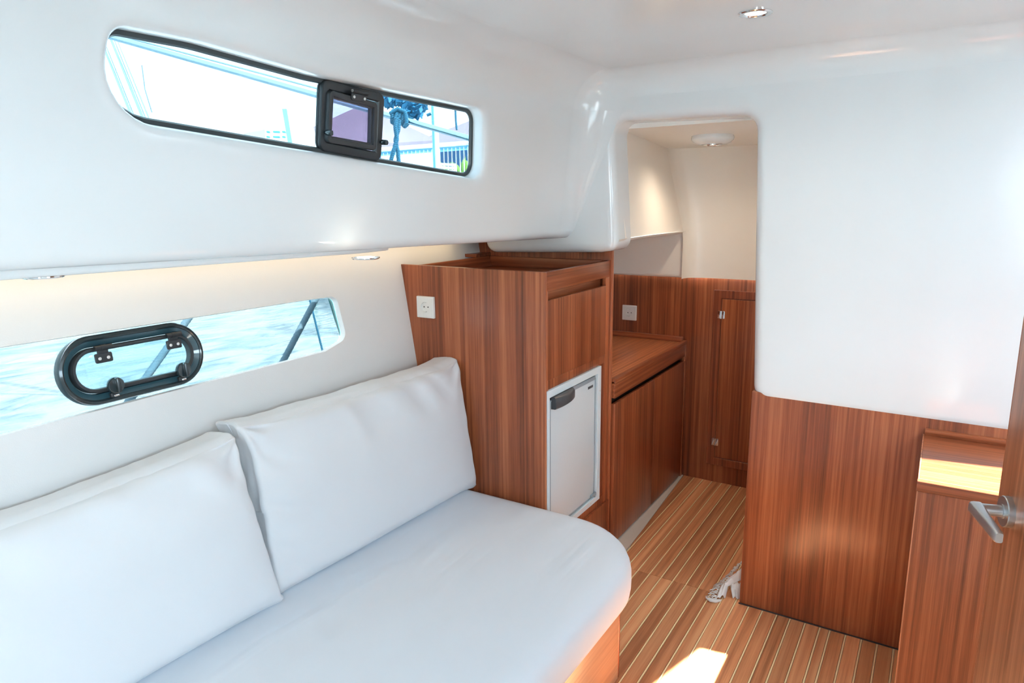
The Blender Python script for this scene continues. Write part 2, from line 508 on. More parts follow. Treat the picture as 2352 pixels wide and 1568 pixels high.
# hull lining (port / starboard), slanted
HN = math.hypot(1, .156)
HULL = Fr((-1.772, 2.0, 1.27), (0, 1, 0), (-.156 / HN, 0, 1 / HN))     # u=y-2, v up along the lining, w inboard
HULLR = Fr((1.772, 2.0, 1.27), (0, 1, 0), (.156 / HN, 0, 1 / HN))
HW = [(-1.75, -0.2725), (-.435, -0.262), (-.330, -0.235), (-.345, -0.084), (-.45, -.0815), (-1.75, -.0735)]
HWR = [.03, .02, .035, .030, .03, .03]
def hull_wall(name, F, sgn):
    mb = MB()
    outer = [F.p(u, v) for u, v in rect(-3.6, 1.62, -1.3, .26)]
    hole = [F.p(u, v) for u, v in roundpoly(HW, HWR, 0, 6)]
    fill(mb, outer, [hole])
    mb.loft([[F.p(u, v, wv * sgn) for u, v in roundpoly(HW, HWR, off, 6)] for off, wv in [(0, 0), (.0015, -.003), (.002, -.022)]])
    return mb.build(name, M['hull'], kind='structure', angle=40)
tag(hull_wall('wall_left', HULL, 1), 'off-white vinyl lined hull side behind the settee')
hull_wall('wall_right', HULLR, -1)

# rear wall; its unseen opening is placed and sized for the light
mb = MB()
fill(mb, [Vector((x, Y0, z)) for x, z in rect(-1.85, 1.85, -.05, 2.05)], [[Vector((x, Y0, z)) for x, z in rect(.62, 1.12, .95, 1.88)]])
mb.build('wall_back', M['gel'], kind='structure')
portal('rear_opening_daylight', (.87, Y0 - .02, 1.415), (0, 1, 0), .5, .93)
portal('sun_hole_daylight', (.76, 2.08, 1.985), (0, 0, -1), .5, .5)
portal('starboard_daylight', (1.28, -.12, 1.61), (-1, 0, -.12), 2.55, .36)
portal('port_daylight', (-1.26, 1.2, 1.70), (1, 0, -.18), 1.15, .2)
portal('port_low_daylight', (-1.79, .95, 1.1), (1, 0, .15), 1.5, .22)

# fore compartment shell
mb = MB()
mb.add([(-1.27, 2.545, 1.765), (0.2, 2.545, 1.765), (0.2, 3.7, 1.745), (-1.27, 3.7, 1.745)], [(0, 1, 2, 3)])
mb.add([(-1.27, 2.545, 1.765), (0.2, 2.545, 1.765), (0.2, 2.545, 2.05), (-1.27, 2.545, 2.05)], [(0, 1, 2, 3)])
mb.build('ceiling_fore', M['gel_fore'], kind='structure')
# moulded side wall of the fore compartment, wrapping into its front wall
sw = [(-1.052, 2.50), (-1.075, 2.80), (-1.108, 3.25), (-1.120, 3.40)]
cc = [(-1.120, 3.40), (-1.118, 3.435), (-1.108, 3.462), (-1.092, 3.478), (-1.07, 3.488), (-1.045, 3.495), (-1.01, 3.499), (-.96, 3.50), (-.9, 3.50), (-.30, 3.50)]
lw = [1, .97, .9, .78, .6, .42, .25, .1, 0, 0]
lo = [1.352, 1.350, 1.343, 1.34]
mb = MB(); rows = 10
def leanx(z): return -.098 * max(0, (z - 1.34) / .4)
def wall_grid(path, z0f, wts):
    g_ = []
    for i, (px_, py_) in enumerate(path):
        z0_ = z0f(i); col_ = []
        for k_ in range(rows + 1):
            z = z0_ + (1.77 - z0_) * k_ / rows
            col_.append(Vector((px_ + leanx(z) * wts[i], py_, z)))
        g_.append(col_)
    for a, b in zip(g_[:-1], g_[1:]):
        for i in range(rows): mb.add([a[i], b[i], b[i + 1], a[i + 1]], [(0, 1, 2, 3)])
wall_grid(sw, lambda i: lo[i], [.35, .6, .93, 1])
wall_grid(cc, lambda i: 1.10, lw)
pathw = sw
# rounded lower edge running outboard under the side wall
under = []
for (px_, py_), z0_ in zip([(-1.05, 2.44)] + pathw[:4] + [(-1.121, 3.56)], [1.352] + lo[:4] + [1.34]):
    under.append([Vector((px_, py_, z0_)), Vector((px_ - .004, py_, z0_ - .008)), Vector((px_ - .014, py_, z0_ - .012)), Vector((px_ - .75, py_, z0_ - .012))])
for a, b in zip(under[:-1], under[1:]):
    for i in range(3): mb.add([a[i], b[i], b[i + 1], a[i + 1]], [(0, 1, 2, 3)])
mb.build('wall_fore_left', M['gel_fore'], kind='structure', angle=60)
# boxed white lower moulding against the fore wall
mb = MB()
mb.prism(rect(X(-1.112), X(-1.9), 1.100, 1.36), [.022, .0, .0, .02], Fr((0, 3.50, 0), (-1, 0, 0), (0, 0, 1), (0, -1, 0)), 0, .06, .02, 5)
mb.build('trim_1', M['gel_fore'], kind='structure', angle=50)
mb = MB().box(-1.9, -.3, 3.51, 3.54, -.02, 1.115)
mb.build('wall_fore_front', M['wz'], kind='structure')
mb = MB().box(-.40, -.37, 2.47, 3.51, 0, 1.76)
mb.build('wall_fore_right', M['gel_fore'], kind='structure')

# lower wooden bulkhead (starboard of the doorway)
mb = MB().box(-.527, 1.8, YB + .002, YB + .035, 0, .83, .002)
wfl = mb.build('wall_front_lower', M['wz'], kind='structure')
tag(wfl, 'reddish veneer bulkhead panel under the white moulding')
MB().box(-.529, .002, YB - .004, YB + .002, 0, .0035, .001).build('baseboard_front', M['pebble'], kind='structure')

# floor: base, planks and inlay
fl = MB().box(-1.9, 1.9, -1.6, 3.7, -.06, -.006, .001).build('floor', M['grp'], kind='structure')
# white moulded cove between low cabinet and the boards
mb = MB()
cv = []
for i in range(12):
    y = 2.3 + 1.22 * i / 11
    xe = -1.103 + (3.51 - y) * .062
    cv.append([Vector((-1.145, y, .035)), Vector((-1.135, y, .012)), Vector((-1.12, y, .002)), Vector((min(xe, -1.05) - .0006, y, .0005)), Vector((min(xe, -1.05) - .0006, y, -.02))])
mb.loft(cv, closed=False)
mb.build('trim_2', M['grp'], kind='structure', angle=60)
SX = [-1.095, -1.042, -.993, -.943, -.892, -.842, -.793, -.740, -.690, -.637, -.590, -.541, -.491, -.441, -.391, -.344, -.293, -.244, -.211, -.161, -.111, -.063, -.013]
SX = SX + [SX[-1] + .05 * i for i in range(1, 8)]
def board(name, xa, xb, ya, yb, mat, z=0.0):
    """floor piece clipped by the slanted board edge beside the low cabinet"""
    def ymax(x): return min(yb, 3.51 - (x + 1.103) / .062) if x < -1.02 else yb
    m = MB()
    y1a, y1b = ymax(xa), ymax(xb)
    if x_clip(xa, ya) : pass
    g = .0006
    pts = [(xa + g, ya), (xb - g, ya), (xb - g, yb), (xa + g, yb)]
    m.prism(pts, [.0008] * 4, Fr((0, 0, 0), (1, 0, 0), (0, 1, 0), (0, 0, 1)), -.006, z, .0007, 1)
    return m.build(name, mat, fl)
def x_clip(x, y): return False
HS = .003
n_b = 0
for i in range(1, len(SX) - 1):
    xa, xb = SX[i] + HS, SX[i + 1] - HS
    segs = []
    ylim = 3.51
    # slanted board edge: boards left of -1.045 start further forward
    ystart = 0.6
    if i == 1: ystart = 1.6
    if xa < -.53: segs = [(max(ystart, .6), 2.441), (max(ystart, 2.4425), ylim)]
    else: segs = [(.6, 2.40 if False else 2.44)]
    for ya, yb in segs:
        if yb - ya < .02: continue
        board('plank', xa, xb, ya, yb, M['plank'], 0.0005 * math.sin(i * 2.1))
    if i > 0:
        for ya, yb in segs:
            if yb - ya < .02: continue
            board('inlay_strip', SX[i] - HS, SX[i] + HS, ya, yb, M['holly'], 0.0001)
# wedge-shaped outer board
mb = MB()
F0 = Fr((0, 0, 0), (1, 0, 0), (0, 1, 0), (0, 0, 1))
mb.prism([(-1.0478, 2.62), (-1.0454, 2.62), (-1.0454, 3.51), (-1.1005, 3.51)], [0, 0, 0, 0], F0, -.006, 0.0, .0002, 1)
mb.build('plank', M['plank'], fl)

# window glazing
def window(name, poly, rad, F, sgn, wglass, gmat, label, gask=True, gw=.011):
    o = thing(name, F.p(sum(p[0] for p in poly) / len(poly), min(p[1] for p in poly), wglass), None, None, None, 'structure')
    o['label'] = label
    m = MB(); m.prism(poly, rad, F, wglass - .004, wglass, .0005, 6); m.build('pane', gmat, o)
    if gask:
        m = MB(); ring(m, poly, rad, F, [(-.002, wglass + .0005), (-.002, wglass + .006 * sgn), (0.0, wglass + .008 * sgn), (gw - .003, wglass + .008 * sgn), (gw, wglass + .004 * sgn), (gw, wglass + .0005)], 6)
        m.build('gasket', M['seal'], o)
    return o
window('window_1', G, GR, SIDE, 1, -.050, M['glass'], 'long tapering window in the white cabin side, black rubber seal around its glass')
window('window_2', HW, HWR, HULL, 1, -.026, M['glass_low'], 'long low hull window just above the waterline', gask=False)
window('window_3', GS, .045, SIDER, -1, .050, M['glass_sb'], 'unseen starboard cabin side window, enlarged to let in more light')
window('window_4', HW, HWR, HULLR, -1, .026, M['glass_sb'], 'starboard hull window', gask=False)

# ================================================================== PORTLIGHTS
def screws(parent, F, pts, r=.0035, w0=0, mat='screw'):
    for u, v in pts:
        f = F.at(u, v, w0)
        MB().lathe(f, [(r, -.001), (r, .0006), (r * .8, .0012), (r * .35, .0012), (r * .3, .0004)], 12).build('screw', M[mat], parent)
def portlight_square():
    F = SIDE
    wg = -.050
    o = thing('portlight', F.p(1.22, .256, wg), 'black square opening portlight with tinted pane set in the upper window', 'portlight')
    WF = wg + .014
    outer = [on_side(735, 346, WF), on_side(876, 372, WF), on_side(885, 216, WF), on_side(741, 179, WF)]
    m = MB(); ring(m, outer, .020, F, [(0, wg + .002), (0, wg + .010), (.002, wg + .0135), (.005, wg + .0145), (.020, wg + .0145), (.023, wg + .012), (.023, wg + .002)], 6)
    m.build('outer_frame', M['black'], o)
    # teal edge of the cut-out in the pane
    m = MB(); ring(m, outer, .024, F, [(-.0035, wg), (-.0035, wg + .003), (-.001, wg + .003), (-.001, wg)], 6)
    m.build('bedding_seal', M['seal'], o)
    WI = wg + .026
    inner = [on_side(752, 328, WI), on_side(866, 347, WI), on_side(869, 236, WI), on_side(758, 205, WI)]
    def lerp_quad(q, f):
        cu_ = sum(p[0] for p in q) / 4; cv_ = sum(p[1] for p in q) / 4
        return [(cu_ + (p[0] - cu_) * f, cv_ + (p[1] - cv_) * f) for p in q]
    m = MB(); ring(m, inner, .012, F, [(0, wg + .008), (0, wg + .022), (.002, wg + .0255), (.010, wg + .0265), (.0125, wg + .0255), (.0135, wg + .021), (.017, wg + .020), (.0175, wg + .008)], 6)
    sash = m.build('opening_frame', M['black'], o)
    m = MB(); m.prism(roundpoly(inner, 0, .016, 1)[::2], .006, F, wg + .010, wg + .013, .0003, 3)
    p = m.build('tinted_pane', M['glass_port'], o); p['label'] = 'smoky violet tinted pane'
    # hinge
    h = MB()
    hq = on_side(826, 213, wg + .03)
    f = F.at(hq[0], hq[1], wg + .030)
    h.tube([f.p(-.026, 0.002, .002), f.p(.024, 0.001, .002)], .0052, 14)
    h.prism([(-.024, -.019), (.026, -.020), (.026, .003), (-.024, .004)], .005, f, -.005, -.001, .001, 3)
    hg = h.build('hinge', M['black'], o)
    screws(hg, f, [(-.016, -.011), (.019, -.012)], .0036, -.001)
    MB().lathe(Fr(f.p(-.026, .002, .002), f.V, f.W, -f.U), [(.0038, 0), (.0038, .001), (.002, .0016)], 12).build('pin_cap', M['screw'], hg)
    for (x_, y_) in ((757, 305), (884, 327)):
        kq = on_side(x_, y_, wg + .03)
        f = F.at(kq[0], kq[1], wg + .012)
        MB().lathe(f, [(.004, 0), (.004, .008), (.0062, .009), (.007, .011), (.007, .022), (.006, .025), (.003, .0255)], 18).build('knob', M['blackp'], o)
    return o
portlight_square()
def portlight_oval():
    F = HULL
    cu, cv_ = .944 - 2.0, -.170
    o = thing('portlight', F.p(cu, cv_ - .085, 0), 'long oval black portlight with two hinges and two knobs on the hull window', 'portlight')
    f = F.at(cu, cv_, -.024)
    hw, hh = .190, .087
    P = rect(-hw, hw, -hh, hh); rad = hh - .001
    m = MB(); ring(m, P, rad, f, [(0, 0), (0, .014), (.003, .020), (.009, .022), (.0125, .020), (.0135, .018)], 12, closed=False)
    m.build('outer_rim', M['blackp'], o)
    m = MB(); ring(m, P, rad, f, [(.0135, .018), (.027, .010), (.029, .004), (.029, 0)], 12, closed=False)
    m.build('sloped_ring', M['ring_refl'], o)
    m = MB(); ring(m, P, rad, f, [(.030, 0), (.030, .018), (.0325, .022), (.038, .022), (.0405, .019), (.0415, .010), (.0415, 0)], 12)
    m.build('opening_frame', M['black'], o)
    m = MB(); m.prism(P, rad, f, .012, .017, .0004, 12)
    m = MB(); m.prism(rect(-hw + .040, hw - .040, -hh + .040, hh - .040), hh - .041, f, .012, .020, .001, 12)
    m.build('acrylic_pane', M['glass_clear'], o)
    for du in (-.082, .104):
        h = MB(); g = f.at(du, .050, .026)
        h.tube([g.p(-.021, .004, .006), g.p(.021, .004, .006)], .0062, 14)
        h.tube([g.p(-.007, .004, .006), g.p(.007, .004, .006)], .0072, 14)
        h.prism(rect(-.021, .021, -.034, -.010), .004, g, -.004, .001, .001, 3)
        h.prism(rect(-.013, .013, -.012, .004), .002, g, -.004, .002, .001, 2)
        hg = h.build('hinge', M['black'], o)
        screws(hg, g, [(-.0105, -.023), (.0105, -.023)], .0042, .001)
    for du in (-.076, .106):
        g = f.at(du, -.044, .02)
        kb = MB()
        kb.lathe(g, [(.006, 0), (.006, .012), (.0185, .013), (.0205, .017), (.0205, .024), (.0185, .028), (.003, .0285)], 28)
        kb.prism(rect(-.0045, .0045, -.019, .019), .003, g, .026, .040, .003, 3)
        k_ = kb.build('knob', M['blackp'], o)
        b = MB(); b.prism(rect(-.010, .006, -.030, -.018), .003, g, 0, .010, .002, 3); b.build('catch', M['black'], k_)
        b = MB(); b.prism(rect(-.004, .009, -.029, -.024), .0015, g, .009, .013, .001, 2); b.build('catch_plate', M['chrome'], k_)
    return o
portlight_oval()

# ================================================================== TALL CABINET + FRIDGE
XF = -1.13
YC0, YC1 = 2.008, 2.565
tc_ = thing('tall_cabinet', (XF - .3, YC0, 0), 'tall reddish veneer cabinet with open tray top and built-in fridge', 'cabinet')
def hx(z, inset=0.0): return -1.772 + .156 * (1.27 - z) + inset
# end panel facing the settee: follows the hull slope
m = MB(); FY = Fr((0, YC0, 0), (-1, 0, 0), (0, 0, 1), (0, -1, 0))
m.prism([(X(XF - .001), 0), (X(hx(0)), 0), (X(hx(1.266)), 1.266), (X(XF - .001), 1.262)], [.001] * 4, FY, -.018, 0, .001, 2)
ep = m.build('end_panel', M['wz'], tc_)
# corner post (solid edge)
MB().box(XF - .008, XF + .001, YC0 - .001, YC0 + .0045, 0, 1.262, .002).build('corner_edge', M['edge'], tc_)
# partition at the forward end, taller, with a solid front edge
m = MB(); m.prism([(X(XF - .004), 0), (X(hx(0)), 0), (X(hx(1.34)), 1.34), (X(XF - .15), 1.34), (X(XF - .15), 1.30), (X(XF - .004), 1.30)], [.001] * 6, Fr((0, 2.545, 0), (-1, 0, 0), (0, 0, 1), (0, -1, 0)), -.02, 0, .001, 2)
m.build('partition_panel', M['wz'], tc_)
MB().box(XF - .006, XF + .004, 2.546, 2.565, 0, 1.31, .002).build('partition_edge', M['edge'], tc_)
# tray
MB().box(-1.70, XF - .018, YC0 + .018, 2.545, 1.205, 1.220, .001).build('tray_bottom', M['wx'], tc_)
MB().box(-1.705, XF - .01, 2.527, 2.545, 1.205, 1.262, .002).build('tray_rail', M['wx'], tc_)
m = MB(); m.prism([(X(-1.700), 1.205), (X(-1.690) , 1.205), (X(-1.712), 1.262), (X(-1.725), 1.262)], [.001] * 4, Fr((0, 2.527, 0), (-1, 0, 0), (0, 0, 1), (0, -1, 0)), 0, .50, .001, 2)
m.build('tray_rail', M['wy'], tc_)
MB().box(-1.80, -1.712, 2.43, 2.545, 1.262, 1.276, .002).build('hull_fillet_strip', M['wx'], tc_)
# front: tray board, slot, flap, face frame
MB().box(XF - .018, XF, YC0 + .010, 2.527, 1.196, 1.262, .0015).build('front_board', M['wy'], tc_)
MB().box(XF - .045, XF - .030, YC0 + .01, 2.51, 1.15, 1.20, .001).build('finger_slot', M['wy'], tc_)
MB().box(XF - .018, XF - .002, 2.503, 2.546, .05, 1.262, .001).build('stile', M['wz'], tc_)
MB().box(XF - .017, XF - .0005, 2.0215, 2.5015, .881, 1.164, .0015).build('flap_door', M['wz'], tc_)
MB().box(XF - .018, XF - .004, 2.010, 2.503, .846, .8795, .001).build('rail', M['wz'], tc_)
MB().box(XF - .018, XF - .006, 2.456, 2.503, .25, .8795, .001).build('stile', M['wz'], tc_)
MB().box(XF - .018, XF - .004, 2.010, 2.503, .205, .270, .001).build('rail', M['wz'], tc_)
MB().box(XF - .030, XF - .020, 2.010, 2.503, .235, .25, .001).build('kick_ledge', M['wy'], tc_)
MB().box(XF - .012, XF + .006, 2.010, 2.546, .06, .232, .001).build('lower_board', M['wz'], tc_)
MB().box(XF - .020, XF - .0165, 2.009, 2.0215, .85, 1.20, .0005).build('gap_shadow_strip', M['slot_shade'], tc_)

FX = Fr((XF, 0, 0), (0, 1, 0), (0, 0, 1))      # w = +x
fr = thing('refrigerator', (XF, 2.23, .27), 'small white built-in fridge in the tall cabinet with grey handle', 'refrigerator')
m = MB(); O_ = rect(2.013, 2.457, .270, .845)
# frame with unequal borders
outer = roundpoly(O_, .003, 0, 2)
innr = roundpoly(rect(2.028, 2.428, .293, .818), .002, 0, 2)
lp = lambda poly, wv: [FX.p(u, v, wv) for u, v in poly]
m.loft([lp(outer, -.012), lp(outer, .0035), lp(roundpoly(O_, .003, .001, 2), .0045), lp(roundpoly(rect(2.027, 2.429, .292, .819), .002, 0, 2), .0045), lp(innr, .0035), lp(innr, -.03)])
m.build('frame', M['fridgef'], fr)
MB().box(XF - .50, XF - .035, 2.02, 2.44, .28, .83, .002).build('carcass', M['fgrey'], fr)
d = MB(); d.prism(rect(2.045, 2.420, .297, .800), .004, FX, -.034, -.006, .003, 3)
dr = d.build('door', M['fridge'], fr)
d = MB(); ring(d, rect(2.0405, 2.4225, .295, .803), .004, FX, [(0, -.030), (0, -.004), (.002, -.0025), (.005, -.0025), (.006, -.005), (.006, -.03)], 3)
d.build('door_trim', M['fgrey'], dr)
# grey bar along the top of the door
MB().box(XF - .010, XF - .001, 2.20, 2.415, .796, .812, .002).build('top_bar', M['fgrey'], fr)
h = MB(); hp = []
for i in range(15):
    t = i / 14; y = 2.052 + .150 * t
    dep = .030 * math.sin(math.pi * min(1, .16 + t * .70)) ** .8
    hh = .020 + .012 * (1 - t * .5)
    zc = .802
    hp.append([Vector((XF - .004, y, zc + .014)), Vector((XF + dep * .7, y, zc + .012)), Vector((XF + dep, y, zc + .004)), Vector((XF + dep, y, zc - hh + .006)), Vector((XF + dep * .75, y, zc - hh)), Vector((XF - .004, y, zc - hh))])
h.loft(hp, True, True)
hd = h.build('handle', M['fhandle'], fr, angle=50); hd['label'] = 'dark grey curved handle'
MB().box(XF - .0065, XF - .0045, 2.356, 2.400, .768, .778, .0004).build('badge', M['fhandle'], fr)
hb = MB().box(XF - .004, XF + .004, 2.385, 2.425, .300, .312, .001); hb.tube([(XF, 2.415, .292), (XF, 2.415, .318)], .004, 10)
hb.build('hinge', M['fgrey'], fr)
for u, v in ((2.445, .743), (2.445, .368), (2.018, .741), (2.018, .368), (2.372, .281)):
    screws(fr, FX, [(u, v)], .0035, .0045)

# sockets
def socket(F, label, s=.083):
    o = thing('wall_socket', F.p(0, -s / 2, 0), label, 'socket', 'white round-pin wall sockets')
    h = s / 2
    m = MB(); P = rect(-h, h, -h, h)
    hole = [F.p(.0205 * math.cos(2 * math.pi * i / 28), .0205 * math.sin(2 * math.pi * i / 28), .0095) for i in range(28)]
    loops = [[F.p(u, v, wv) for u, v in roundpoly(P, .003, off, 3)] for off, wv in [(0, 0), (0, .006), (.0012, .0085), (.004, .0095), (.0065, .0095), (.007, .0088), (.0075, .0095)]]
    m.loft(loops); fill(m, loops[-1], [hole])
    m.build('cover_plate', M['socket'], o)
    m = MB(); m.lathe(F, [(.0205, .0095), (.0200, .0090), (.0192, .0022), (.004, .0018)], 28, False, True)
    m.build('recess', M['socket'], o)
    for u in (-.0095, .0095):
        MB().lathe(F.at(u, 0, .0018), [(.0026, -.001), (.0026, .0008)], 12).build('pin_hole', M['hole'], o)
    for v in (-.018, .018):
        c = MB(); c.prism(rect(-.0022, .0022, v - .0016, v + .0016), .0005, F, .0018, .008, .0004, 1); c.build('earth_clip', M['screw'], o)
    return o
socket(Fr((-1.652, YC0, 1.108), (1, 0, 0), (0, 0, 1), (0, -1, 0)), 'white wall socket on the tall cabinet end panel above the settee')
socket(Fr((-1.442, 3.510, .886), (1, 0, 0), (0, 0, 1), (0, -1, 0)), 'cream lit wall socket on the veneer wall above the low counter')

# ================================================================== LOW CABINET + WORKTOP
XL = -1.112
YE = 3.508
lc = thing('low_cabinet', (XL - .3, 3.0, 0), 'low veneer cabinet forward of the tall cabinet, under the worktop', 'cabinet')
MB().box(XL - .018, XL - .001, 2.567, YE, .680, .742, .001).build('apron', M['wy'], lc)
MB().box(XL - .050, XL - .036, 2.567, YE, .63, .69, .001).build('finger_slot', M['slot_shade'], lc)  # shade of the recess put into the colour of its back
YS = 3.037
MB().box(XL - .017, XL, 2.568, YS - .0006, .012, .655, .0012).build('door', M['wz'], lc)
MB().box(XL - .017, XL, YS + .0006, 3.482, .012, .655, .0012).build('door', M['wz'], lc)
MB().box(XL - .018, XL + .001, 3.484, YE, 0, .742, .001).build('stile', M['wz'], lc)
MB().box(XL - .40, XL - .020, 2.567, YE, .0, .62, .001).build('carcass', M['wz'], lc)
wt = thing('worktop', (XL - .3, 3.0, .74), 'wooden worktop with raised edges on the low cabinet', 'worktop')
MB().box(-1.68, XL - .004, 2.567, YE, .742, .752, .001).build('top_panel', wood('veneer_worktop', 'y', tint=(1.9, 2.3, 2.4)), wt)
MB().box(XL - .020, XL + .001, 2.567, YE, .7425, .763, .002).build('front_lip', M['wy'], wt)
MB().box(-1.70, XL - .021, 3.492, YE, .752, .780, .002).build('back_lip', M['wx'], wt)

# locker door in the fore wall
dl = thing('door_2', (-.75, 3.51, .09), None, None, None, 'structure'); dl['label'] = 'narrow veneer locker door in the fore wall with chrome hinges'
FB = Fr((0, 3.510, 0), (-1, 0, 0), (0, 0, 1), (0, -1, 0))
Fo = rect(X(-.42), X(-.980), .098, 1.040); Fi = rect(X(-.462), X(-.938), .140, .999)
m = MB()
m.loft([[FB.p(u, v, wv) for u, v in roundpoly(q, .001, off, 1)] for q, off, wv in [(Fo, 0, 0), (Fo, 0, .008), (Fo, .002, .010), (Fi, -.002, .010), (Fi, 0, .008), (Fi, 0, 0)]])
m.build('door_frame', wood('veneer_frame', 'z', tint=(.85, .8, .8)), dl)
m = MB(); m.prism(rect(X(-.465), X(-.935), .143, .996), .001, FB, .001, .009, .0012, 2); m.build('door_leaf', M['wz'], dl)
for z in (.914, .228):
    h = MB(); g = FB.at(X(-.937), z, .010)
    h.prism(rect(-.018, -.002, -.020, .020), .004, g, -.001, .0016, .0006, 3)
    h.prism(rect(.002, .018, -.020, .020), .004, g, -.001, .0016, .0006, 3)
    h.tube([g.p(0, -.020, .003), g.p(0, .020, .003)], .0032, 10)
    h.build('hinge', M['chrome'], dl)

# ================================================================== SETTEE
sb = thing('settee_base', (-1.2, 1.2, 0), 'veneer settee base box with rounded front corner under the white seat cushion', 'settee')
SBX, SBY = -.752, 1.83
MB().box(SBX - .018, SBX, .2, SBY - .030, 0, .292, .001).build('front_panel', wood('veneer_settee_front_lit', 'y', dark=(.34, .17, .09), mid=(.50, .27, .16), light=(.62, .38, .24)), sb)  # same veneer in paler tones: bounced sunlight put into the colour
m = MB(); m.prism([(SBX - .06, SBY - .030), (SBX, SBY - .030), (SBX, SBY), (SBX - .06, SBY)], [.001, .004, .024, .001], F0, 0, .292, .001, 5)
m.build('corner_post', M['edge'], sb)
MB().box(-1.57, SBX - .061, SBY - .02, SBY, 0, .292, .001).build('end_panel', M['wz'], sb)
MB().box(-1.60, SBX - .02, .2, SBY - .02, .27, .290, .001).build('seat_board', M['wy'], sb)

def hull_x(z): return -1.772 + .156 * (1.27 - z)
SC = [(-1.612, -.25), (-.712, -.25), (-.700, 2.004), (-1.612, 2.004)]
m = MB(); loops = []
H0, H1 = .292, .425
prof = [(.03, H0), (.012, H0 + .003), (.004, H0 + .012), (.001, H0 + .03), (0, H0 + .06), (.0005, H1 - .055), (.004, H1 - .036), (.010, H1 - .022), (.022, H1 - .009), (.040, H1 - .002), (.065, H1 + .001), (.12, H1 + .003), (.20, H1 + .004)]
Rc = [.02, .06, .29, .03]
def seatrad(off):
    return Rc
for off, z in prof:
    loops.append([Vector((u, v, z)) for u, v in roundpoly(SC, Rc, off, 14)])
m.loft(loops, True, True)
seat = m.build('seat_cushion', M['seat'], None, angle=80)
tag(seat, 'long pale blue-white settee seat cushion with rounded front corner', 'cushion')

def puff_cushion(name, F, wdt, hgt, thk, label, puff=.028, seed=0, N=90, skew=0, drop=0):
    bm = bmesh.new()
    bmesh.ops.create_cube(bm, size=2)
    bmesh.ops.subdivide_edges(bm, edges=bm.edges[:], cuts=N, use_grid_fill=True)
    def sm(t): t = max(0, min(1, t)); return t * t * (3 - 2 * t)
    for v in bm.verts:
        a, b, c = v.co
        a, b = [math.copysign(1 - (1 - abs(t)) ** 1.35, t) for t in (a, b)]     # denser near the edges
        y, z = b * hgt / 2, c * thk / 2
        # large soft radius on the long front edges, crisp sewn ends
        rf = .052 if c > 0 else .012
        qy = max(-hgt / 2 + rf, min(hgt / 2 - rf, y)); qz = max(-thk / 2 + rf, min(thk / 2 - rf, z))
        dy, dz = y - qy, z - qz; L_ = math.hypot(dy, dz)
        if L_ > 1e-7:
            k_ = min(rf, max(abs(dy), abs(dz))) / L_
            y, z = qy + dy * k_, qz + dz * k_
        re = .010
        x = a * wdt / 2
        e = max(0, abs(x) - (wdt / 2 - re)) / re
        if e > 0:
            ins = re * (1 - math.sqrt(max(0, 1 - e * e))) * .8
            y -= math.copysign(min(ins, abs(y)), y); z -= math.copysign(min(ins, abs(z)), z)
        fa = max(0, 1 - abs(a) ** 3.0); fb = max(0, 1 - abs(b) ** 3.0)
        front = sm((c + 1) / 2)
        z += (front if c > -1 else 0) * puff * (fa ** .7) * (fb ** .6)
        # pinched "ears" at the sewn corners
        ear = (abs(a) ** 14) * (abs(b) ** 14)
        x += math.copysign(.012 * ear, a); y += math.copysign(.012 * ear, b)
        x -= math.copysign(.006 * (abs(a) ** 6) * (1 - b * b), a) 
        y -= .006 * (abs(b) ** 6) * (1 - a * a) * (1 if b > 0 else 0)
        x += a ** 9 * .006 * noise.noise(Vector((seed, b * 4, c * 2)))
        y += max(0, b) ** 9 * (.005 * noise.noise(Vector((a * 3.3, seed + 3, 0))) + .0025 * noise.noise(Vector((a * 13, seed + 3, c))))
        # folds: slanting creases falling from the top edge, soft ones near the left side
        px_, py_ = a * wdt / 2, b * hgt / 2
        top = sm((b + .05) / .75)
        u_ = px_ * .80 + py_ * .60; v_ = -px_ * .60 + py_ * .80
        wk = 0
        n1 = noise.noise(Vector((u_ * 13 + seed * 3.1, v_ * 3.2, seed)))
        wk += top * .012 * (abs(n1) ** .8 * math.copysign(1, n1)) * sm(.5 + 1.6 * noise.noise(Vector((px_ * 4 + seed, py_ * 3, 5.1))))
        n2 = noise.noise(Vector((px_ * 7 + seed, py_ * 26 + px_ * 9, seed + 2)))
        wk += sm((-a - .45) / .5) * .0065 * n2
        n3 = noise.noise(Vector((px_ * 7 - seed, py_ * 22 - px_ * 9, seed + 9)))
        wk += sm((a - .62) / .38) * .0050 * n3
        wk += .005 * noise.noise(Vector((px_ * 3.5, py_ * 4, seed + 4)))
        for cx in (-1, 1):
            dx = px_ - cx * wdt / 2; dy2 = py_ - hgt / 2
            rr = math.hypot(dx, dy2); an = math.atan2(dy2, dx)
            wk += math.exp(-rr / .09) * .010 * math.sin(an * 7 + seed + cx) * sm(rr / .03)
        edge_w = min(1, (1 - abs(a)) * 14)
        z += wk * front * edge_w
        x -= skew * (y / hgt + .5) * (a + 1) / 2
        if y > 0: y -= drop * (1 - a) / 2 * (y / hgt * 2)
        v.co = F.p(x, y, z)
    bmesh.ops.recalc_face_normals(bm, faces=bm.faces)
    me = bpy.data.meshes.new(name); 
    base = F.p(0, -hgt / 2, 0)
    for v in bm.verts: v.co -= base
    bm.to_mesh(me); bm.free()
    me.materials.append(M['cushion'])
    me.polygons.foreach_set('use_smooth', [True] * len(me.polygons))
    o = bpy.data.objects.new(name, me); COL.objects.link(o); o.location = base
    tag(o, label, 'cushion', 'white back cushions leaning against the hull')
    return o
